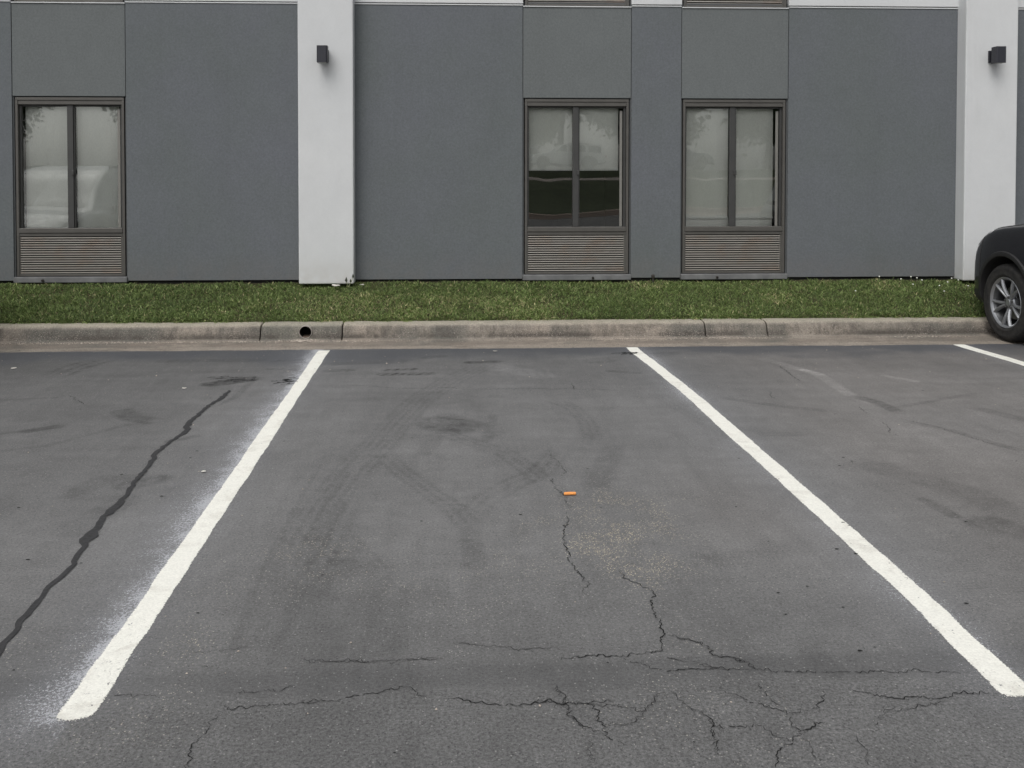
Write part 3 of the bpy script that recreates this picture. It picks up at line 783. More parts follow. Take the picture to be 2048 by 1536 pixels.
parking_line([(2.60, 4.70), (7.4, 4.75), (8.2, 4.675)], .10, 'white painted line beside the black vehicle', True)

# ------------------------------------------------------------------ kerb and gutter
KP = [(8.16, -.006), (8.30, -.004), (8.45, .000), (8.58, .002), (8.645, .005), (8.672, .014), (8.688, .040), (8.702, .085), (8.714, .112), (8.730, .128), (8.752, .137), (8.80, .141), (8.895, .141), (8.895, -.25), (8.16, -.25)]
kb = MB()
joints = [-30, -9.0, -5.45, -1.709, -.948, 2.50, 3.099, 6.9, 10, 34]
for a, b in zip(joints[:-1], joints[1:]):
    n = max(2, int(min(b - a, 12) / .05))
    g = .006
    xs_ = [a + g, a + g + .006] + [a + g + .012 + (b - a - 2 * g - .024) * i / n for i in range(n + 1)] + [b - g - .006, b - g]
    vs, fs = [], []; K = len(KP)
    for i, x in enumerate(xs_):
        ins = .006 if i in (0, len(xs_) - 1) else (.0015 if i in (1, len(xs_) - 2) else 0)
        for j, (y, z) in enumerate(KP):
            wob = .006 * (vnoise(np.array([x]), np.array([j * .13]), 4, 61)[0] - .5)
            vs.append((x, y + (ins + wob if 3 < j < 11 else 0), z - (ins if 7 < j < 13 else 0) + (wob * .5 if 8 < j < 13 else 0)))
        if i:
            for j in range(K):
                j2 = (j + 1) % K
                fs.append(((i - 1) * K + j, (i - 1) * K + j2, i * K + j2, i * K + j))
    fs.append(tuple(range(K))); fs.append(tuple((len(xs_) - 1) * K + j for j in range(K - 1, -1, -1)))
    kb.add(vs, fs)
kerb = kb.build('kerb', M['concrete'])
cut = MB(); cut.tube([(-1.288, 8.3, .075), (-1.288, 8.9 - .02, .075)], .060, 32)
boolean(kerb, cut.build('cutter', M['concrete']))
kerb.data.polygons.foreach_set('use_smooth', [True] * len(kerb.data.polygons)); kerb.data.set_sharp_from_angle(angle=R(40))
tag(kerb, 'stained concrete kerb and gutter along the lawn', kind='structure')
for j in joints[1:-1]:
    jf = MB(); jf.box(j - .0045, j + .0045, 8.66, 8.885, -.2, -.012); jf.build('joint', M['crack'], kerb)
    gf_ = MB(); gf_.add([(j - .013, y, z - .0005) for y, z in KP[:5]] + [(j + .013, y, z - .0005) for y, z in KP[:5]], [(i, i + 1, i + 6, i + 5) for i in range(4)])
    gf_.build('gutter_joint', M['concrete'], kerb)

dp = empty('drain_pipe', (-1.288, 8.688, .075)); tag(dp, 'round plastic drain pipe end set into the kerb face', 'drain pipe')
pm = MB(); pm.lathe([(.0598, .17), (.0605, -.012), (.0598, -.016), (.0560, -.016), (.0550, -.012), (.0545, .17)], 40)
pm.build('rim', M['pvc'], dp, True)
pm = MB(); pm.lathe([(.0540, .004), (.0540, .168)], 40); pm.lathe([(.0540, .165), (.001, .165)], 40)
pm.build('bore', M['pipe_in'], dp, True)
sl = MB(); arc = [(.0535 * math.cos(a), .0535 * math.sin(a)) for a in np.linspace(R(236), R(304), 10)]
n_ = len(arc); sl.add([(x, .0, z) for x, z in arc] + [(x, .14, z) for x, z in arc], [tuple(range(n_)), tuple(range(2 * n_ - 1, n_ - 1, -1))] + [(i, i + 1, n_ + i + 1, n_ + i) for i in range(n_ - 1)] + [(n_ - 1, 0, n_, 2 * n_ - 1)])
sl.build('silt', M['silt'], dp)

# ------------------------------------------------------------------ lawn
def lawn_z(x, y):
    t = np.clip((y - 8.895) / .955, 0, 1.05)
    return .128 + .262 * t ** .92 + .018 * (vnoise(x, y, 1.7, 70) - .5) + .012 * (vnoise(x, y, 6, 71) - .5)
xs = np.arange(-30, 34, .08); ys = np.linspace(8.897, 9.96, 16)
X, Y = np.meshgrid(xs, ys, indexing='ij')
V = np.stack([X, Y, lawn_z(X, Y)], -1).reshape(-1, 3)
idx = np.arange(X.size).reshape(X.shape)
F = np.stack([idx[:-1, :-1], idx[1:, :-1], idx[1:, 1:], idx[:-1, 1:]], -1).reshape(-1, 4)
tag(link('lawn_soil', np_mesh('lawn_soil', V, F, M['soil'], True)), 'soil bank under the grass', kind='structure')

def make_grass(n, broad, seed):
    r = np.random.default_rng(seed)
    x = r.uniform(-7.5, 8.5, n); y = r.uniform(8.885, 9.845, n)
    if broad: y = 8.88 + .96 * r.random(n) ** 2.2
    clump = vnoise(x, y, 3.2, 80); cl2 = vnoise(x, y, 11, 81); cl3 = vnoise(x, y, 1.1, 82)
    keep = (cl2 * .6 + clump * .6 + r.random(n) * .5 > (.98 if broad else .30))
    x, y, clump, cl2, cl3 = x[keep], y[keep], clump[keep], cl2[keep], cl3[keep]; n = len(x)
    z = lawn_z(x, y) - .004
    h = (r.uniform(.032, .060, n) * (.65 + .6 * cl2)) if not broad else r.uniform(.045, .09, n)
    w = r.uniform(.004, .0068, n) if not broad else r.uniform(.008, .013, n)
    az = r.uniform(0, 2 * np.pi, n); lean = r.uniform(.45, 1.4, n) if not broad else r.uniform(.95, 1.55, n)
    az = np.where(y < 8.95, -np.pi / 2 + r.normal(0, .9, n), az)
    dx, dy = np.cos(az), np.sin(az)
    fa = az + np.pi / 2 + r.normal(0, .7, n)
    ex, ey = np.cos(fa), np.sin(fa)
    V = np.zeros((n, 6, 3)); T = np.zeros((n, 6, 4))
    for k, (t, ww) in enumerate(((0, 1.0), (.55, .85), (1.0, .12))):
        l = lean * (.35 + .65 * t)
        hx = np.sin(l) * h * t; hz = np.cos(l) * h * t * (1 - .12 * t)
        for s, sg in enumerate((-.5, .5)):
            V[:, 2 * k + s, 0] = x + dx * hx + ex * w * ww * sg
            V[:, 2 * k + s, 1] = y + dy * hx + ey * w * ww * sg
            V[:, 2 * k + s, 2] = z + hz
    dark, mid, lite, straw = np.array([.060, .098, .030]), np.array([.152, .212, .066]), np.array([.28, .35, .13]), np.array([.52, .47, .26])
    q = np.clip(.15 + .65 * cl3 + .35 * (clump - .5) + r.normal(0, .22, n), 0, 1)[:, None]
    c = dark * (1 - q) + mid * q
    p = np.clip(r.normal(.12, .28, n) + (.35 if broad else 0), 0, 1)[:, None]
    c = c * (1 - p) + lite * p
    s = ((r.random(n) < .04 + .15 * (cl3 > .62) * (clump > .45)))[:, None]
    c = np.where(s, straw * r.uniform(.5, 1.1, n)[:, None], c)
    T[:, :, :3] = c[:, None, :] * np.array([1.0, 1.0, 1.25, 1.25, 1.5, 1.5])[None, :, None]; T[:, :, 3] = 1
    F = np.arange(n)[:, None, None] * 6 + np.array([[0, 1, 3, 2], [2, 3, 5, 4]])[None]
    return V.reshape(-1, 3), F.reshape(-1, 4), T.reshape(-1, 4)
V1, F1, T1 = make_grass(150000, False, 5)
V2, F2, T2 = make_grass(26000, True, 6)
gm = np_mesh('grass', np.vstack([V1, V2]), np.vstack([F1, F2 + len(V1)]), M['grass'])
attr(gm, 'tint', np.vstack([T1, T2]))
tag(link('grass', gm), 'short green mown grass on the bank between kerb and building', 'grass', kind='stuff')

# loose gravel in the gutter and on the asphalt
def stones(mb, x, y, z, s):
    vs = [(s, 0, 0), (-s * random.uniform(.6, 1), 0, 0), (0, s * random.uniform(.5, 1), 0), (0, -s * random.uniform(.5, 1), 0), (0, 0, s * random.uniform(.4, .8)), (0, 0, -s * .3)]
    a = random.uniform(0, 6.28); ca, sa = math.cos(a), math.sin(a)
    mb.add([(x + p[0] * ca - p[1] * sa, y + p[0] * sa + p[1] * ca, z + p[2]) for p in vs],
           [(0, 2, 4), (2, 1, 4), (1, 3, 4), (3, 0, 4), (2, 0, 5), (1, 2, 5), (3, 1, 5), (0, 3, 5)])
gv = MB()
for k in range(4200):
    x = random.uniform(-5.5, 6.5)
    if vnoise(np.array([x]), np.array([1.]), 1.1, 91)[0] < random.uniform(.25, .75): continue
    stones(gv, x, random.gauss(8.615, .028) - abs(random.gauss(0, .02)), .004, random.uniform(.002, .0075))
for k in range(110): stones(gv, random.gauss(-1.30, .07), random.gauss(8.60, .03), .008, random.uniform(.005, .012))
for k in range(170):
    y = random.uniform(2.5, 8.1) if k < 110 else random.uniform(7, 8.15)
    x = random.uniform(-.5 * y, .62 * y)
    stones(gv, x, y, .003, random.uniform(.002, .006) * (1 if k < 150 else 1.6))
tag(gv.build('gravel', M['stone'], fix=False), 'small loose stones in the gutter and on the asphalt', 'gravel', kind='stuff')
# ------------------------------------------------------------------ building
YW = 9.87
bld = empty('building', (2.3, YW, .42)); OFF = Vector((-2.3, -YW, -.42))
tag(bld, 'grey stucco building with pale pillars and sliding windows above louvred grilles', 'building')
def bpart(mb, name, mats, parent=None, smooth=False):
    o = mb.build(name, mats, parent or bld, smooth)
    if parent is None or parent == bld: o.location = OFF
    return o
ST = 2.87                                                   # storey height
PIL = [-1.220 + 7.10 * k for k in (-2, -1, 0, 1, 2)]
WINX = []
for p in PIL[:-1]: WINX += [p + 2.655, p + 4.365]
WINX[WINX.index(min(WINX, key=lambda v: abs(v + 3.905)))] = -3.905
HW = .583                                                   # half bay width
X0, X1 = PIL[0] - .3, PIL[-1] + .3
HT = .42 + 3 * ST + .9
# ground floor: stucco panels with grooves between them
gw = MB()
edges = [X0]
for w in WINX: edges += [w - HW, w + HW]
edges.append(X1)
for i in range(0, len(edges), 2):
    a, b = edges[i] + .003, edges[i + 1] - .003
    gw.box(a, b, YW, YW + .06, .432 + random.uniform(-.004, .004), 3.344, .003)
for w in WINX:
    pw = MB(); pw.box(w - HW + .003, w + HW - .003, YW + .003, YW + .06, 2.368, 3.332, .003); bpart(pw, 'spandrel_panel', M['grey2'])
o = bpart(gw, 'wall', M['grey']); tag(o, 'dark grey stucco ground floor wall')
bk = MB()
for i in range(0, len(edges), 2): bk.box(edges[i] - .012, edges[i + 1] + .012, YW + .018, YW + .25, .44, 3.39)
for w in WINX: bk.box(w - HW + .02, w + HW - .02, YW + .021, YW + .25, 2.362, 3.388)
bpart(bk, 'wall_backing', M['groove'])
fd = MB(); fd.box(X0, X1, YW + .035, YW + .3, .1, .4395); bpart(fd, 'foundation', M['gapdark'])  # foundation coloured near black for the shaded gap under the wall
# pale upper storeys, cut round the windows
up = MB()
for i in range(0, len(edges), 2): up.box(edges[i], edges[i + 1], YW - .010, YW + .25, 3.368, HT, .003)
for w in WINX:
    for s in (1, 2): up.box(w - HW, w + HW, YW - .006, YW + .25, 2.362 + ST * s, (.47 + ST * (s + 1)) if s < 2 else HT - .002, .003)
    up.box(w - HW + .002, w + HW - .002, YW - .008, YW + .016, 3.334, 3.345, .002)
o = bpart(up, 'upper_wall', M['white']); tag(o, 'pale upper storey wall')
for i in range(0, len(edges), 2):
    lp = MB(); lp.box(edges[i] + .002, edges[i + 1] - .002, YW - .008, YW + .016, 3.346, 3.358, .002); bpart(lp, 'drip_edge', M['white'])
for p in PIL:
    pm = MB(); pm.box(p - .286, p + .286, YW - .168, YW + .2, .405, HT + .05, .012)
    o = pm.build('pillar', M['white'], bld); o.location = OFF
rf = MB(); rf.box(X0 - .05, X1 + .05, YW + 1.6, YW + 12, -.2, HT - .3); rf.box(X0, X1, YW + .252, YW + 1.598, HT - .5, HT - .3); bpart(rf, 'rear_block', M['white'])
cp = MB(); cp.box(X0 - .1, X1 + .1, YW - .22, YW + .4, HT + .05, HT + .15, .01); bpart(cp, 'parapet_cap', M['bronze'])

# ---- one window with its grille; origin at bay centre, z of the lawn edge (.42)
def make_window(blind_z):
    """x right, z up from .42, y into the building; returns the frame object"""
    f = MB(); L, Rr = -.560, .560
    zt, zs0, zs1, zg0, zg1 = 1.936, .495, .565, .084, .476
    f.box(L, Rr, .012, .10, zt - .030, zt, .003)                       # head, outer step
    f.box(L + .025, Rr - .025, .020, .10, zt - .074, zt - .031, .003)    # head, inner step
    f.box(L, L + .026, .012, .10, .06, zt - .031, .003)
    f.box(Rr - .026, Rr, .012, .10, .06, zt - .031, .003)
    f.box(L + .027, Rr - .027, .006, .10, zs0 + .020, zs1, .004)        # sill bar
    f.box(L + .027, Rr - .027, .016, .10, zg1 + .003, zs0 + .019, .003)
    f.box(L + .027, Rr - .027, .014, .09, .058, zg0 - .003, .003)
    fr = f.build('window', M['bronze'], None)
    s = MB()
    s.box(-.040, .022, .040, .085, zs1 + .001, zt - .075, .003)           # meeting stiles
    s.box(.023, .034, .055, .085, zs1 + .001, zt - .075, .002)
    s.box(L + .027, L + .046, .050, .095, zs1 + .001, zt - .075, .002)
    s.box(Rr - .050, Rr - .027, .050, .095, zs1 + .001, zt - .075, .002)
    s.box(L + .047, -.041, .058, .085, zt - .093, zt - .075, .002)
    s.box(.035, Rr - .051, .058, .085, zt - .093, zt - .075, .002)
    s.build('sash', M['bronze2'], fr)
    e = MB(); e.box(Rr - .088, Rr - .060, .066, .080, zs1 + .002, zt - .12, .002); e.build('sash_edge', M['bronze3'], fr)
    for a, b in ((L + .046, -.030), (.030, Rr - .049)):
        g = MB(); g.add([(a, .073, zs1), (b, .073, zs1), (b, .073, zt - .076), (a, .073, zt - .076)], [(0, 1, 2, 3)])
        g.build('pane', M['glass'], fr)
    for a, b in ((L + .050, -.030), (.028, Rr - .092)):
        bl = MB(); n = 10; vs, fs = [], []
        for i in range(n + 1):
            x = a + (b - a) * i / n; y = .135 + .006 * math.sin(i * 1.3 + a * 9)
            vs += [(x, y, blind_z), (x, y, zt - .03)]
            if i: fs.append((2 * i - 2, 2 * i, 2 * i + 1, 2 * i - 1))
        bl.add(vs, fs)
        bo = bl.build('roller_blind', M['blind'], fr, True)
        hb = MB(); hb.box(a, b, .122, .132, blind_z - .004, blind_z + .016, .002); hb.build('hem_bar', M['hem'], fr)
    lc = MB(); lc.box(.004, .030, .022, .039, zs1 + .56, zs1 + .61, .003); lc.build('latch', M['bronze2'], fr)
    r = MB()
    x0, x1, y0, y1, z0, z1 = L + .03, Rr - .03, .10, 1.3, zs0, zt - .02
    r.add([(x, y, z) for x in (x0, x1) for y in (y0, y1) for z in (z0, z1)], [(0, 1, 3, 2), (4, 6, 7, 5), (2, 3, 7, 6), (0, 2, 6, 4), (1, 5, 7, 3)])
    r.build('room_interior', M['dark'], fr)
    # louvred grille
    g = MB(); gl, gr = L + .034, Rr - .046
    N = 16; ph = (zg1 - zg0) / N
    for i in range(N):
        z = zg0 + ph * (i + .5)
        g.box(gl, gr, .022, .027, z - ph * .22, z + ph * .22)
        g.box(gl, gr, .0272, .060, z - ph * .22, z - ph * .14)
    gi = g.build('louvre_grille', M['grille'], fr)
    bx = MB(); bx.box(gl - .004, gr + .004, .062, .095, zg0 - .02, zg1 + .002); bx.build('grille_backing', M['gapdark'], fr)  # black sheet carries the shade between the slats
    for a, b in ((L + .0265, gl), (gr, Rr - .0265)):
        gf = MB(); gf.box(a, b, .018, .075, zg0 - .002, zg1 + .002); gf.build('grille_edge', M['bronze'], fr)
    return fr
def ledge(fr, dx):
    l = MB(); l.box(-.585, .585, -.022, .10, -.006, .054, .008); l.build('ledge', M['ledge'], fr)
    d = MB(); d.tube([(dx, .02, .026), (dx, -.038, .018)], .014, 14); d.build('drain_stub', M['brass'], fr)
    d = MB(); d.tube([(dx, -.0386, .0179), (dx, -.0392, .0178)], .0095, 12); d.build('stub_bore', M['gapdark'], fr)  # flat black disc drawn for the shade inside the stub

floor2 = make_window(.60); floor2.parent = bld; first = True
for s in (1, 2):
    for w in WINX:
        c = floor2 if first else copy_tree(floor2, bld)
        first = False
        c.location = Vector((w, YW, .42 + ST * s - .0)) + OFF
for w in WINX:
    bz, dx = .59, .1
    if abs(w + 3.905) < .05: bz, dx = .556, -.28
    elif abs(w - 1.435) < .1: bz, dx = 1.175, .17
    elif abs(w - 3.145) < .1: bz, dx = .650, -.19
    fr = make_window(bz); fr.parent = bld; fr.location = Vector((w, YW, .42)) + OFF
    ledge(fr, dx)
    if abs(w - 3.145) < .1:
        sb = MB(); sb.box(-.52, .47, .15, .30, .50, .645, .004); sb.build('inner_sill', M['blind'], fr)
    if abs(w - 1.435) < .1: tag(fr, 'window with half raised roller blinds')

# ------------------------------------------------------------------ wall lamps on the pillars
def make_lamp():
    r = empty('wall_lamp')
    p = MB(); p.box(-.055, .055, -.022, 0, -.075, .062, .004); p.build('mounting_plate', M['lamp'], r)
    b = MB(); b.box(-.028, .028, -.06, -.021, -.045, .045, .002); b.build('bracket', M['lamp'], r)
    h = MB()
    prof = [(-.058, -.072), (-.050, -.060), (.050, -.060), (.058, -.072), (.058, -.165), (.045, -.178), (-.045, -.178), (-.058, -.165)]
    n = len(prof); vs = [(x, y, z) for z in (-.092, .092) for x, y in prof]
    fs = [tuple(range(n)), tuple(range(2 * n - 1, n - 1, -1))] + [(i, (i + 1) % n, n + (i + 1) % n, n + i) for i in range(n)]
    h.add(vs, fs); h.build('housing', M['lamp'], r)
    g = MB(); g.box(-.042, .042, -.165, -.075, -.0955, -.0925); g.build('lens', M['lens'], r)
    return r
la = make_lamp(); la.location = (-1.235, YW - .168, 2.782)
tag(la, 'dark wall lamp on the left pale pillar', 'wall lamp', 'wall lamps on the pillars')
la.scale = (.93, .93, .93)
lb = copy_tree(la); lb.location = (5.885, YW - .168, 2.815)
lb['label'] = 'dark wall lamp on the right pale pillar above the black vehicle'

# ------------------------------------------------------------------ small things
st = empty('foam_stick', (.610, 4.407, .0095), R(3)); tag(st, 'short orange foam stick lying beside a crack on the asphalt', 'litter')
m = MB(); m.tube([(-.029, 0, 0), (-.026, 0, 0), (.0, 0.001, .0003), (.026, 0, 0), (.029, 0, 0)], [.0055, .0075, .0078, .0076, .0058], 16); m.build('foam', M['orange'], st, True)

wd = empty('weed', (-.985, 9.66, .375)); tag(wd, 'small weed with dark leaf growing at the foot of the left pillar', 'weed')
m = MB(); m.tube([(.0, 0, 0), (.012, 0, .03), (.035, -.01, .075), (.045, -.01, .115)], [.004, .004, .0035, .002], 6)
m.tube([(0, 0, 0), (-.012, -.01, .03), (-.02, -.015, .055)], [.003, .003, .002], 6); m.build('stem', M['stem'], wd, True)
m = MB()
for cx, cz, a, s in ((-.022, .078, .1, .034), (.048, .118, -.5, .026), (.022, .07, .9, .022)):
    vs = [(cx, -.012, cz - s), (cx + s * .42, -.02, cz - s * .1), (cx, -.016, cz + s), (cx - s * .42, -.02, cz - s * .1)]
    m.add(vs, [(0, 1, 2), (0, 2, 3)])
m.build('leaf', M['leaf'], wd)

sp = empty('sprinkler_head', (2.246, 9.80, .385)); tag(sp, 'small dark sprinkler head standing in the grass between the two right windows', 'sprinkler')
m = MB(); m.tube([(0, 0, -.03), (0, 0, .05)], .009, 12); m.build('riser', M['brass'], sp, True)
m = MB(); m.tube([(0, 0, .05), (0, 0, .062), (0, 0, .085), (0, 0, .092)], [.012, .019, .019, .012], 14); m.build('nozzle', M['brass'], sp, True)

bmf = bmesh.new(); bmesh.ops.create_icosphere(bmf, subdivisions=1, radius=.0095)
hm = MB(); hm.bm(bmf); head_me = hm.build('tmp', M['petal'])
hd = head_me.data; bpy.data.objects.remove(head_me)
sm_ = MB(); sm_.tube([(0, 0, -.05), (.003, 0, -.02), (0, 0, 0)], .0014, 5); so = sm_.build('tmp2', M['stem']); sd = so.data; bpy.data.objects.remove(so)
FL = [(4.72, 9.80), (4.93, 9.74), (5.07, 9.80), (5.12, 9.77), (5.14, 9.70), (5.25, 9.55), (5.40, 9.66), (5.50, 9.76), (5.55, 9.72), (5.58, 9.58), (5.66, 9.72), (5.22, 9.40), (4.30, 9.45), (5.0, 9.62)]
for i, (x, y) in enumerate(FL):
    f = empty('clover_flower', (x, y, float(lawn_z(np.array([x]), np.array([y]))[0]) + random.uniform(.045, .065)))
    tag(f, 'tiny white clover flower in the grass near the right pillar', 'flower', 'white clover flowers by the right pillar')
    h = link('flower_head', hd, f); h.scale = (1, 1, .8); link('stalk', sd, f)

def scrap(x, y, s, label, name='paper_scrap', cat='litter', z=.006, mat='pale', group=None):
    mb = MB(); n = 7; c = []
    for i in range(n):
        a = 6.28 * i / n; r = s * random.uniform(.6, 1.1)
        c.append((r * math.cos(a) * 1.4, r * math.sin(a), random.uniform(-.2, .5) * s * .5))
    vs = c + [(p[0], p[1], p[2] + s * .12) for p in c]
    mb.add(vs, [tuple(range(n - 1, -1, -1)), tuple(range(n, 2 * n))] + [(i, (i + 1) % n, n + (i + 1) % n, n + i) for i in range(n)])
    o = mb.build(name, M[mat]); o.location = (x, y, z); o.rotation_euler = (0, 0, random.uniform(0, 6))
    return tag(o, label, cat, group)
scrap(-3.421, 7.49, .016, 'small pale scrap on the asphalt near the left edge, by the kerb', 'pale_scrap')
scrap(-1.872, 6.735, .013, 'small pale scrap on the asphalt beyond the tar sealed crack', 'pale_scrap')
scrap(-1.247, 4.833, .011, 'small yellowish scrap on the asphalt just left of the white line', 'pale_scrap')
scrap(.451, 8.028, .018, 'crumpled pale scrap at the gutter edge in the empty stall', 'pale_scrap')
scrap(-1.11, 9.62, .040, 'flat pale stone in the grass at the foot of the left pillar', 'pale_stone', 'stone', .395)
scrap(-.848, 9.66, .026, 'small pale stone in the grass right of the left pillar', 'pale_stone', 'stone', .40)
scrap(5.78, 9.62, .040, 'pale stone in the grass at the foot of the right pillar beside the bumper', 'pale_stone', 'stone', .40)
# ------------------------------------------------------------------ vehicle
def cr(a, n):
    """Catmull-Rom resample of control rows"""
    a = np.asarray(a, float); m = len(a)
    out = []
    for i in range(n):
        u = i / (n - 1) * (m - 1); k = min(int(u), m - 2); t = u - k
        p0, p1, p2, p3 = a[max(k - 1, 0)], a[k], a[k + 1], a[min(k + 2, m - 1)]
        out.append(.5 * (2 * p1 + (p2 - p0) * t + (2 * p0 - 5 * p1 + 4 * p2 - p3) * t * t + (3 * p1 - p0 - 3 * p2 + p3) * t ** 3))
    return np.array(out)
#        x     w    zb   zs   zt
BODY = [(-2.38, .58, .52, .86, .90), (-2.32, .76, .40, .97, 1.0), (-2.12, .86, .30, 1.05, 1.08), (-1.70, .895, .25, 1.07, 1.09), (-1.0, .905, .22, 1.07, 1.09), (0, .905, .21, 1.06, 1.08),
        (.60, .905, .21, 1.06, 1.10), (1.05, .905, .22, 1.085, 1.15), (1.40, .903, .23, 1.06, 1.135), (1.70, .885, .25, 1.01, 1.09), (1.92, .832, .27, .915, 1.02), (2.08, .748, .285, .845, .955),
        (2.18, .63, .30, .77, .88), (2.25, .48, .32, .69, .80), (2.285, .30, .36, .63, .72)]
BC = cr(BODY, 71)
def body_pt(iu, v):
    """iu: 0..70 along the car, v: 0..1 from the underside centre to the bonnet centre (left half, y positive)"""
    k = min(int(iu), 69); t = iu - k
    x, w, zb, zs, zt = BC[k] * (1 - t) + BC[k + 1] * t
    h = zs - zb
    sec = [(0, zb), (.6 * w, zb), (.86 * w, zb + .01), (.955 * w, zb + .05), (.985 * w, zb + .16 * h), (1.0 * w, zb + .40 * h), (.998 * w, zb + .62 * h), (.985 * w, zb + .80 * h), (.955 * w, zb + .93 * h), (.90 * w, zs), (.78 * w, zs + .35 * (zt - zs)), (.45 * w, zs + .85 * (zt - zs)), (0, zt)]
    n = len(sec); u = v * (n - 1); j = min(int(u), n - 2); t = u - j
    p0, p1, p2, p3 = [np.array(sec[min(max(j + q, 0), n - 1)]) for q in (-1, 0, 1, 2)]
    p = .5 * (2 * p1 + (p2 - p0) * t + (2 * p0 - 5 * p1 + 4 * p2 - p3) * t * t + (3 * p1 - p0 - 3 * p2 + p3) * t ** 3)
    return np.array([x, p[0], p[1]])
CAB = [(-2.24, .74, .70, 1.06, 1.10), (-2.10, .80, .62, 1.05, 1.36), (-1.85, .82, .60, 1.05, 1.57), (-1.3, .83, .60, 1.05, 1.645), (-.5, .835, .61, 1.05, 1.67), (.05, .835, .61, 1.05, 1.63), (.35, .83, .62, 1.05, 1.52), (.75, .82, .66, 1.05, 1.28), (1.08, .80, .72, 1.05, 1.09)]
CC = cr(CAB, 49)
def cab_pt(iu, v):
    k = min(int(iu), 47); t = iu - k
    x, wb, wt, zb, zt = CC[k] * (1 - t) + CC[k + 1] * t
    h = zt - zb
    sec = [(wb, zb - .05), (wb, zb), (wb * .985, zb + .15 * h), (wb + (wt - wb) * .55, zb + .6 * h), (wt + .03, zb + .86 * h), (wt - .05, zb + .96 * h), (wt * .6, zt - .004), (0, zt)]
    n = len(sec); u = v * (n - 1); j = min(int(u), n - 2); t = u - j
    p0, p1, p2, p3 = [np.array(sec[min(max(j + q, 0), n - 1)]) for q in (-1, 0, 1, 2)]
    p = .5 * (2 * p1 + (p2 - p0) * t + (2 * p0 - 5 * p1 + 4 * p2 - p3) * t * t + (3 * p1 - p0 - 3 * p2 + p3) * t ** 3)
    return np.array([x, p[0], p[1]])
def patch(fn, quad, nu, nv, off, sides=(1,), edge=None):
    """patch lifted off a surface; quad: function (a,b) in 0..1 -> (iu, v)"""
    mb = MB()
    for sd in sides:
        vs, fs = [], []
        for i in range(nu + 1):
            for j in range(nv + 1):
                u, v = quad(i / nu, j / nv); e = .12
                p = fn(u, v); du = fn(min(u + e, 70 if fn is body_pt else 48), v) - fn(max(u - e, 0), v); dv = fn(u, min(v + .004, 1)) - fn(u, max(v - .004, 0))
                n = np.cross(du, dv); n = n / (np.linalg.norm(n) + 1e-9)
                if n[1] < 0 or (abs(n[1]) < .05 and n[2] < 0): n = -n
                rim = i in (0, nu) or j in (0, nv)
                p = p + n * (off if not rim else -.002)
                vs.append((p[0], p[1] * sd, p[2]))
                if i and j: fs.append(((i - 1) * (nv + 1) + j - 1, i * (nv + 1) + j - 1, i * (nv + 1) + j, (i - 1) * (nv + 1) + j))
        mb.add(vs, fs)
    return mb
WHX, WHR = (1.3625, -1.3625), .362
IU = lambda x: float(np.interp(x, BC[:, 0], np.arange(71)))
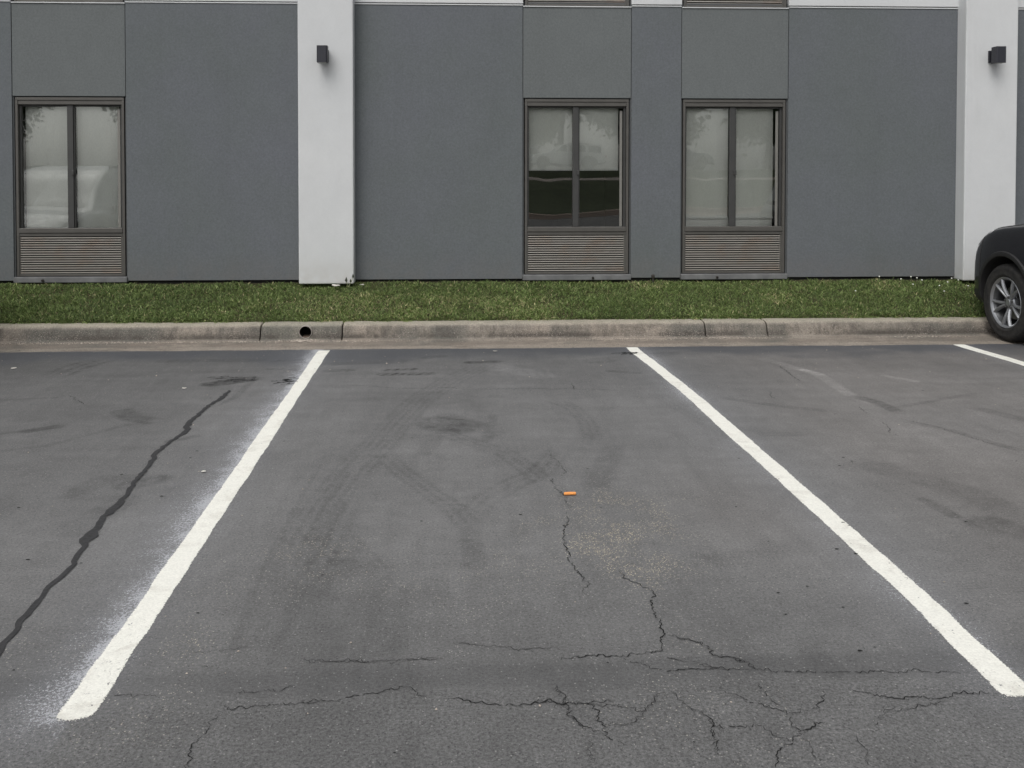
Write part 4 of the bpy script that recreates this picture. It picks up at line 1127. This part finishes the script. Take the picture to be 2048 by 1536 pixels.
def make_suv():
    r = empty('suv')
    # body shell: mirrored loft
    nv = 37
    half = np.array([[body_pt(i, j / (nv - 1)) for j in range(nv)] for i in range(71)])
    ring = np.concatenate([half, half[:, -2:0:-1] * np.array([1, -1, 1])], 1)
    k = ring.shape[1]
    V = ring.reshape(-1, 3).tolist(); F = []
    for i in range(70):
        for j in range(k): F.append((i * k + j, i * k + (j + 1) % k, (i + 1) * k + (j + 1) % k, (i + 1) * k + j))
    F.append(tuple(range(k))); F.append(tuple(70 * k + j for j in range(k - 1, -1, -1)))
    mb = MB(); mb.add(V, F)
    body = mb.build('body', [M['paint'], M['rimdark']], r, True)
    cu = MB()
    for x in WHX:
        for sd in (1, -1): cu.tube([(x, sd * .62, .38), (x, sd * 1.2, .38)], .415, 40)
    cut = cu.build('cutter', M['rimdark'])
    boolean(body, cut)
    me = body.data
    while len(me.materials) < 2: me.materials.append(M['rimdark'])
    for p in me.polygons:                                             # wells are dark liner
        c = p.center
        p.material_index = 0
        for x in WHX:
            d = math.hypot(c.x - x, c.z - .38)
            if abs(c.y) > .6 and d < .418 and (abs(c.y) < .625 or d > .405) and abs(p.normal.y) < .5 or (abs(abs(c.y) - .62) < .004 and d < .42): p.material_index = 1
    me.polygons.foreach_set('use_smooth', [True] * len(me.polygons)); me.set_sharp_from_angle(angle=R(32))
    # cabin
    nv = 22
    half = np.array([[cab_pt(i, j / (nv - 1)) for j in range(nv)] for i in range(49)])
    ring = np.concatenate([half, half[:, -2::-1] * np.array([1, -1, 1])], 1)
    k = ring.shape[1]; V = ring.reshape(-1, 3).tolist(); F = []
    for i in range(48):
        for j in range(k - 1): F.append((i * k + j, i * k + j + 1, (i + 1) * k + j + 1, (i + 1) * k + j))
    mb = MB(); mb.add(V, F)
    mb.build('cabin', M['paint'], r, True)
    sw = lambda a, b: (8 + a * 29.5 - b * (3 * a - 3 * (1 - a)) * .0 - b * a * 3.2, .17 + b * .40)
    for sd in (1, -1): patch(cab_pt, lambda a, b: (8.5 + a * 9 + b * (1 - a) * 1.5, .19 + b * .37), 8, 6, .004, (sd,)).build('rear_side_window', M['cglass'], r, True)
    for sd in (1, -1): patch(cab_pt, lambda a, b: (18.3 + a * 9.2, .19 + b * .37), 8, 6, .004, (sd,)).build('rear_door_window', M['cglass'], r, True)
    for sd in (1, -1): patch(cab_pt, lambda a, b: (28.3 + a * (11.5 - 7.3 * b), .19 + b * .37), 8, 6, .004, (sd,)).build('front_door_window', M['cglass'], r, True)
    for sd in (1, -1): patch(cab_pt, lambda a, b: (34.2 + a * 12.6, .70 + b * .30), 8, 8, .004, (sd,)).build('windscreen', M['cglass'], r, True)
    for sd in (1, -1): patch(cab_pt, lambda a, b: (1.6 + a * 7.0, .70 + b * .30), 6, 6, .004, (sd,)).build('rear_window', M['cglass'], r, True)
    # lamps, grille, cladding
    for sd in (1, -1): patch(body_pt, lambda a, b: (IU(1.66 + a * .53), .700 - .05 * a + b * (.05 + .05 * a)), 8, 6, .006, (sd,)).build('headlight', [M['headl']], r, True)
    for sd in (1, -1): patch(body_pt, lambda a, b: (IU(2.14) + a * (69.8 - IU(2.14)), .44 + b * .20), 8, 8, .006, (sd,)).build('front_grille', M['clad'], r, True)
    for sd in (1, -1): patch(body_pt, lambda a, b: (IU(2.18) + a * (69.9 - IU(2.18)), .555 + b * .022), 6, 3, .012, (sd,)).build('grille_bar', M['chrome'], r, True)
    for sd in (1, -1): patch(body_pt, lambda a, b: (.9 + a * 6.0, .50 + b * .20), 6, 6, .006, (sd,)).build('tail_light', M['tail'], r, True)
    for sd in (1, -1): patch(body_pt, lambda a, b: (IU(1.80) + a * (69.8 - IU(1.80)), .20 + b * .17), 12, 8, .008, (sd,)).build('bumper_cladding', M['clad'], r, True)
    for sd in (1, -1): patch(body_pt, lambda a, b: (IU(-.92 + a * 1.84), .20 + b * .14), 14, 6, .010, (sd,)).build('side_cladding', M['clad'], r, True)
    for sd in (1, -1): patch(body_pt, lambda a, b: (.4 + a * (IU(-1.80) - .4), .18 + b * .18), 10, 6, .008, (sd,)).build('rear_cladding', M['clad'], r, True)
    # arch flares following the body side
    for x in WHX:
        for sd in (1, -1):
            mb = MB(); vs, fs = [], []; n = 30
            for i in range(n + 1):
                a = R(-8) + R(196) * i / n
                for q, (rr, dy) in enumerate(((.412, -.05), (.412, .010), (.424, .016), (.452, .014), (.462, .000), (.462, -.02))):
                    px, pz = x + rr * math.cos(a), .38 + rr * math.sin(a)
                    iu = np.interp(px, BC[:, 0], np.arange(71)); kx = min(int(iu), 69)
                    w = np.interp(iu, np.arange(71), BC[:, 1])
                    zb, zs = np.interp(iu, np.arange(71), BC[:, 2]), np.interp(iu, np.arange(71), BC[:, 3])
                    fz = (pz - zb) / (zs - zb)
                    wf = np.interp(fz, [0, .16, .40, .62, .80, .93], [.90, .985, 1.0, .998, .985, .955])
                    vs.append((px, sd * (w * wf + dy), pz))
                    if i and q: fs.append(((i - 1) * 6 + q - 1, (i - 1) * 6 + q, i * 6 + q, i * 6 + q - 1))
            mb.add(vs, fs)
            mb.build('wheel_arch_trim', M['clad'], r, True)
    for sd in (1, -1):
        mb = MB(); mb.box(.62, .80, sd * .90 - .02 + (.0), sd * .90 + .02, 1.02, 1.05, .008)
        bm = bmesh.new(); bmesh.ops.create_uvsphere(bm, u_segments=18, v_segments=10, radius=1)
        for v in bm.verts: v.co = Vector((.70 + v.co.x * .075, sd * 1.0 + v.co.y * .115, 1.10 + v.co.z * .075))
        mb.bm(bm); mb.build('wing_mirror', M['paint'], r, True)
        mb = MB(); mb.box(-1.35, -.1, sd * .565 - .012, sd * .565 + .012, 1.615, 1.672, .006); mb.build('roof_rail', M['clad'], r)
    # door seams and handles
    for sd in (1, -1):
        for x in (.92, -.08, -1.02):
            mb = MB(); iu = np.interp(x, BC[:, 0], np.arange(71)); pts = [body_pt(iu, v) for v in np.linspace(.30, .72, 10)]
            mb.tube([(p[0], sd * (p[1] + .001), p[2]) for p in pts], .004, 6)
            mb.build('door_seam', M['rimdark'], r)
    for sd in (1, -1):
        for uv in ([(IU(1.80), v) for v in np.linspace(.36, .70, 12)], [(IU(x), .785) for x in np.linspace(.98, 1.95, 14)], [(IU(x), .655) for x in np.linspace(.86, 1.66, 12)] if False else [(IU(x), .60 + .03 * math.sin((x + .9) * 1.4)) for x in np.linspace(-.9, .9, 20)]):
            mb = MB(); mb.tube([(p[0], sd * (p[1] + .0005), p[2] + .0005) for p in (body_pt(*q) for q in uv)], .0045, 6); mb.build('panel_gap', M['rimdark'], r)
    for sd in (1, -1):
        for x in (.05, -.92):
            p = body_pt(np.interp(x, BC[:, 0], np.arange(71)), .655)
            mb = MB(); mb.box(x - .02, x + .16, sd * (p[1] + .02) - .012, sd * (p[1] + .02) + .012, p[2] - .014, p[2] + .014, .006); mb.build('door_handle', M['paint'], r)
    # wheels
    wheel_protos = None
    for x in WHX:
        for sd in (1, -1):
            if wheel_protos is None:
                w = wheel_protos = make_wheel(); w.parent = r
            else: w = copy_tree(wheel_protos, r)
            w.location = (x, sd * .775, WHR); w.rotation_euler = (0, R(random.uniform(0, 60)) * 0 + (R(17) if x > 0 else R(40)), 0) if sd > 0 else (0, R(25), math.pi)
    for x0, nm in ((2.30, 'number_plate'), ):
        mb = MB(); mb.box(2.275, 2.30, -.16, .16, .50, .62, .004); mb.build('plate_holder', M['clad'], r)
    return r
def make_wheel():
    """axle along y, outer face towards +y"""
    m = MB()
    m.lathe([(.205, -.10), (.228, -.108), (.236, -.100), (.222, -.085), (.198, -.06), (.192, .0), (.200, .07), (.214, .088)], 64, 1)
    m.lathe([(.214, .0885), (.220, .096), (.229, .105), (.234, .108), (.238, .104), (.236, .096)], 64)      # barrel and lips
    m.lathe([(.0, .082), (.030, .082), (.034, .078), (.034, .070), (.062, .066), (.072, .055), (.072, .02), (.0, .02)], 40)
    def spoke(a0, a1, wh, wr):
        n = 9; vs, fs = [], []
        for i in range(n + 1):
            t = i / n; rr = .052 + (.226 - .052) * t; a = a0 + (a1 - a0) * t ** 1.15
            w = wh + (wr - wh) * t; y = .068 + .038 * math.sin(t * math.pi * .5) - .012 * t * t
            c, s = math.cos(a), math.sin(a); tx, tz = -s, c
            for q, (o, dy) in enumerate(((-.5, -.022), (-.40, -.004), (-.15, .004), (.15, .004), (.40, -.004), (.5, -.022))):
                vs.append((rr * c + tx * w * o, y + dy, rr * s + tz * w * o))
                if i and q: fs.append(((i - 1) * 6 + q - 1, i * 6 + q - 1, i * 6 + q, (i - 1) * 6 + q))
            if i: fs.append(((i - 1) * 6 + 5, i * 6 + 5, i * 6, (i - 1) * 6))
        m.add(vs, fs)
    for k in range(5):
        a = 2 * math.pi * k / 5
        spoke(a - .13, a - .25, .030, .030); spoke(a + .13, a + .25, .030, .030)
    w = m.build('wheel', [M['rim'], M['barrel']], None, True)
    t = MB()
    t.lathe([(.226, -.095), (.250, -.112), (.300, -.118), (.335, -.110), (.352, -.092), (.360, -.06), (.362, 0), (.360, .06), (.352, .092), (.338, .109), (.318, .1155), (.312, .1165), (.306, .1155), (.268, .116), (.262, .1175), (.256, .1155), (.243, .108), (.232, .095)], 72)
    for k in range(60):
        a = 2 * math.pi * k / 60
        for s in (1, -1):
            c, sn = math.cos(a), math.sin(a); q = []
            for rr, y in ((.340, .109), (.356, .090), (.3635, .055)):
                for da in (-.016, .016): q.append(((rr + .0013) * math.cos(a + da), s * (y + .001), (rr + .0013) * math.sin(a + da)))
            t.add(q, [(0, 1, 3, 2), (2, 3, 5, 4)])
    t.build('tyre', M['tyre'], w, True)
    d = MB(); d.lathe([(.07, .015), (.155, .015), (.157, .010), (.157, -.01), (.07, -.01)], 48); d.build('brake_disc', M['disc'], w, True)
    d = MB(); d.lathe([(.19, -.05), (.0, -.05)], 32); d.box(-.165, -.085, .0, .035, -.07, .07, .01); d.build('wheel_back', M['rimdark'], w, True)
    n = MB()
    for k in range(5):
        a = 2 * math.pi * k / 5 + .0; x, z = .050 * math.cos(a + .628), .050 * math.sin(a + .628)
        n.tube([(x, .06, z), (x, .082, z), (x, .084, z)], [.0095, .0095, .006], 8)
    n.build('lug_nut', M['disc'], w, True)
    return w
suv = make_suv()
CARX = 6.085
suv.location = (CARX, 8.33 - 1.3625, 0); suv.rotation_euler = (0, 0, math.pi / 2)
tag(suv, 'black SUV parked nose in at the kerb with grey alloy wheel', 'car')
def repaint(o, m):
    for ch in o.children:
        for i, sl in enumerate(ch.material_slots):
            if sl.material == M['paint']: sl.link = 'OBJECT'; sl.material = m
REFL = [((-5.22, 6.85, 0), 90, 'paint_grey', 'grey SUV parked two stalls left of the empty one, mirrored in the left window'),
        ((7.6, -37.0, 1.80), 188, 'paint_white', 'white SUV on the road above the far lawn, mirrored in the right window'),
        ((15.0, -38.5, 1.80), 5, 'paint_silver', 'silver SUV on the road above the far lawn, mirrored in the right window'),
        ((3.9, -39, 1.80), 182, 'paint_silver', 'silver SUV on the road above the far lawn, mirrored in the middle window')]
for loc, rz, pm, lab in REFL:
    c = copy_tree(suv); c.location = loc; c.rotation_euler = (0, 0, R(rz)); repaint(c, M[pm]); c['label'] = lab

# ------------------------------------------------------------------ what lies behind the camera (seen mirrored in the panes)
def sheet(name, prof, mat, x0=-70, x1=70, step=1.5):
    xs = np.arange(x0, x1 + step, step); V = []; F = []
    for i, x in enumerate(xs):
        for j, (y, z) in enumerate(prof):
            V.append((x, y - max(0, min(x - 3.5, 8)) * (1.0 if y > -26 else .15) + .4 * math.sin(x * .11), z)); k = len(prof)
            if i and j: F.append(((i - 1) * k + j - 1, i * k + j - 1, i * k + j, (i - 1) * k + j))
    return tag(link(name, np_mesh(name, V, F, M[mat], True)), kind='structure')
sheet('far_asphalt', [(-5, -.03), (-13.0, -.03), (-22, -.04)], 'farasph')
sheet('far_kerb', [(-9.3, -.026), (-12.0, -.01), (-12.05, .15), (-12.4, .17), (-12.4, -.1)], 'farkerb')
sheet('far_lawn', [(-12.4, .14), (-16, .45), (-18, .85), (-20.5, 1.14), (-22, 1.22)], 'farlawn')
sheet('far_pavement', [(-22, 1.235), (-31.4, 1.33)], 'walk')
sheet('far_bank', [(-31.4, 1.335), (-32.4, 1.70), (-33, 1.74)], 'farlawn')
sheet('far_road', [(-33, 1.745), (-40, 1.78), (-52, 1.8)], 'farasph')
sheet('far_field', [(-44, 1.74), (-52, 1.85), (-120, 2.2)], 'farlawn', -110, 110)
def tree(x, y, z, h, seed, label):
    r = np.random.default_rng(seed); t = empty('tree', (x, y, z)); tag(t, label, 'tree', 'trees across the road, mirrored in the panes')
    tm = MB(); tm.tube([(0, 0, -.2), (.05, 0, h * .25), (.0, .1, h * .55), (.05, .1, h * .8)], [h * .03, h * .022, h * .014, h * .004], 10)
    for k in range(7):
        a = r.uniform(0, 6.28); z0 = h * r.uniform(.25, .5)
        tm.tube([(0, 0, z0), (math.cos(a) * h * .12, math.sin(a) * h * .12, z0 + h * .12), (math.cos(a) * h * .24, math.sin(a) * h * .24, z0 + h * .26)], [h * .012, h * .008, h * .003], 6)
    tm.build('trunk', M['bark'], t, True)
    n = 6500; cs = r.normal(0, 1, (26, 3)); cs = cs / np.linalg.norm(cs, axis=1)[:, None] * r.uniform(.3, 1, 26)[:, None] * np.array([.34, .34, .36]) * h + np.array([0, 0, h * .55])
    c = cs[r.integers(0, 26, n)] + r.normal(0, .055 * h, (n, 3))
    a, b = r.normal(0, 1, (n, 3)), r.normal(0, 1, (n, 3)); a /= np.linalg.norm(a, axis=1)[:, None]; b -= a * (a * b).sum(1)[:, None]; b /= np.linalg.norm(b, axis=1)[:, None]
    s = r.uniform(.012, .028, n)[:, None] * h
    V = np.stack([c - a * s, c + b * s * .6, c + a * s, c - b * s * .6], 1).reshape(-1, 3)
    link('crown', np_mesh('crown', V, np.arange(n * 4).reshape(-1, 4), M['leaves']), t)
TR = [(-31, -46, 8), (-22, -50, 9.5), (-13, -47, 7), (-4, -55, 10), (6, -49, 6.5), (15, -56, 9), (25, -50, 8.5), (36, -54, 10), (-40, -54, 10), (-18, -62, 12), (1, -64, 11), (11, -66, 13), (20, -63, 12), (30, -65, 12), (-27, -64, 12), (-8, -66, 12), (44, -60, 11), (-50, -62, 12)]
for i, (x, y, h) in enumerate(TR): tree(x, y, 1.85, h, 200 + i, 'leafy green tree across the road, mirrored dimly in the window panes')
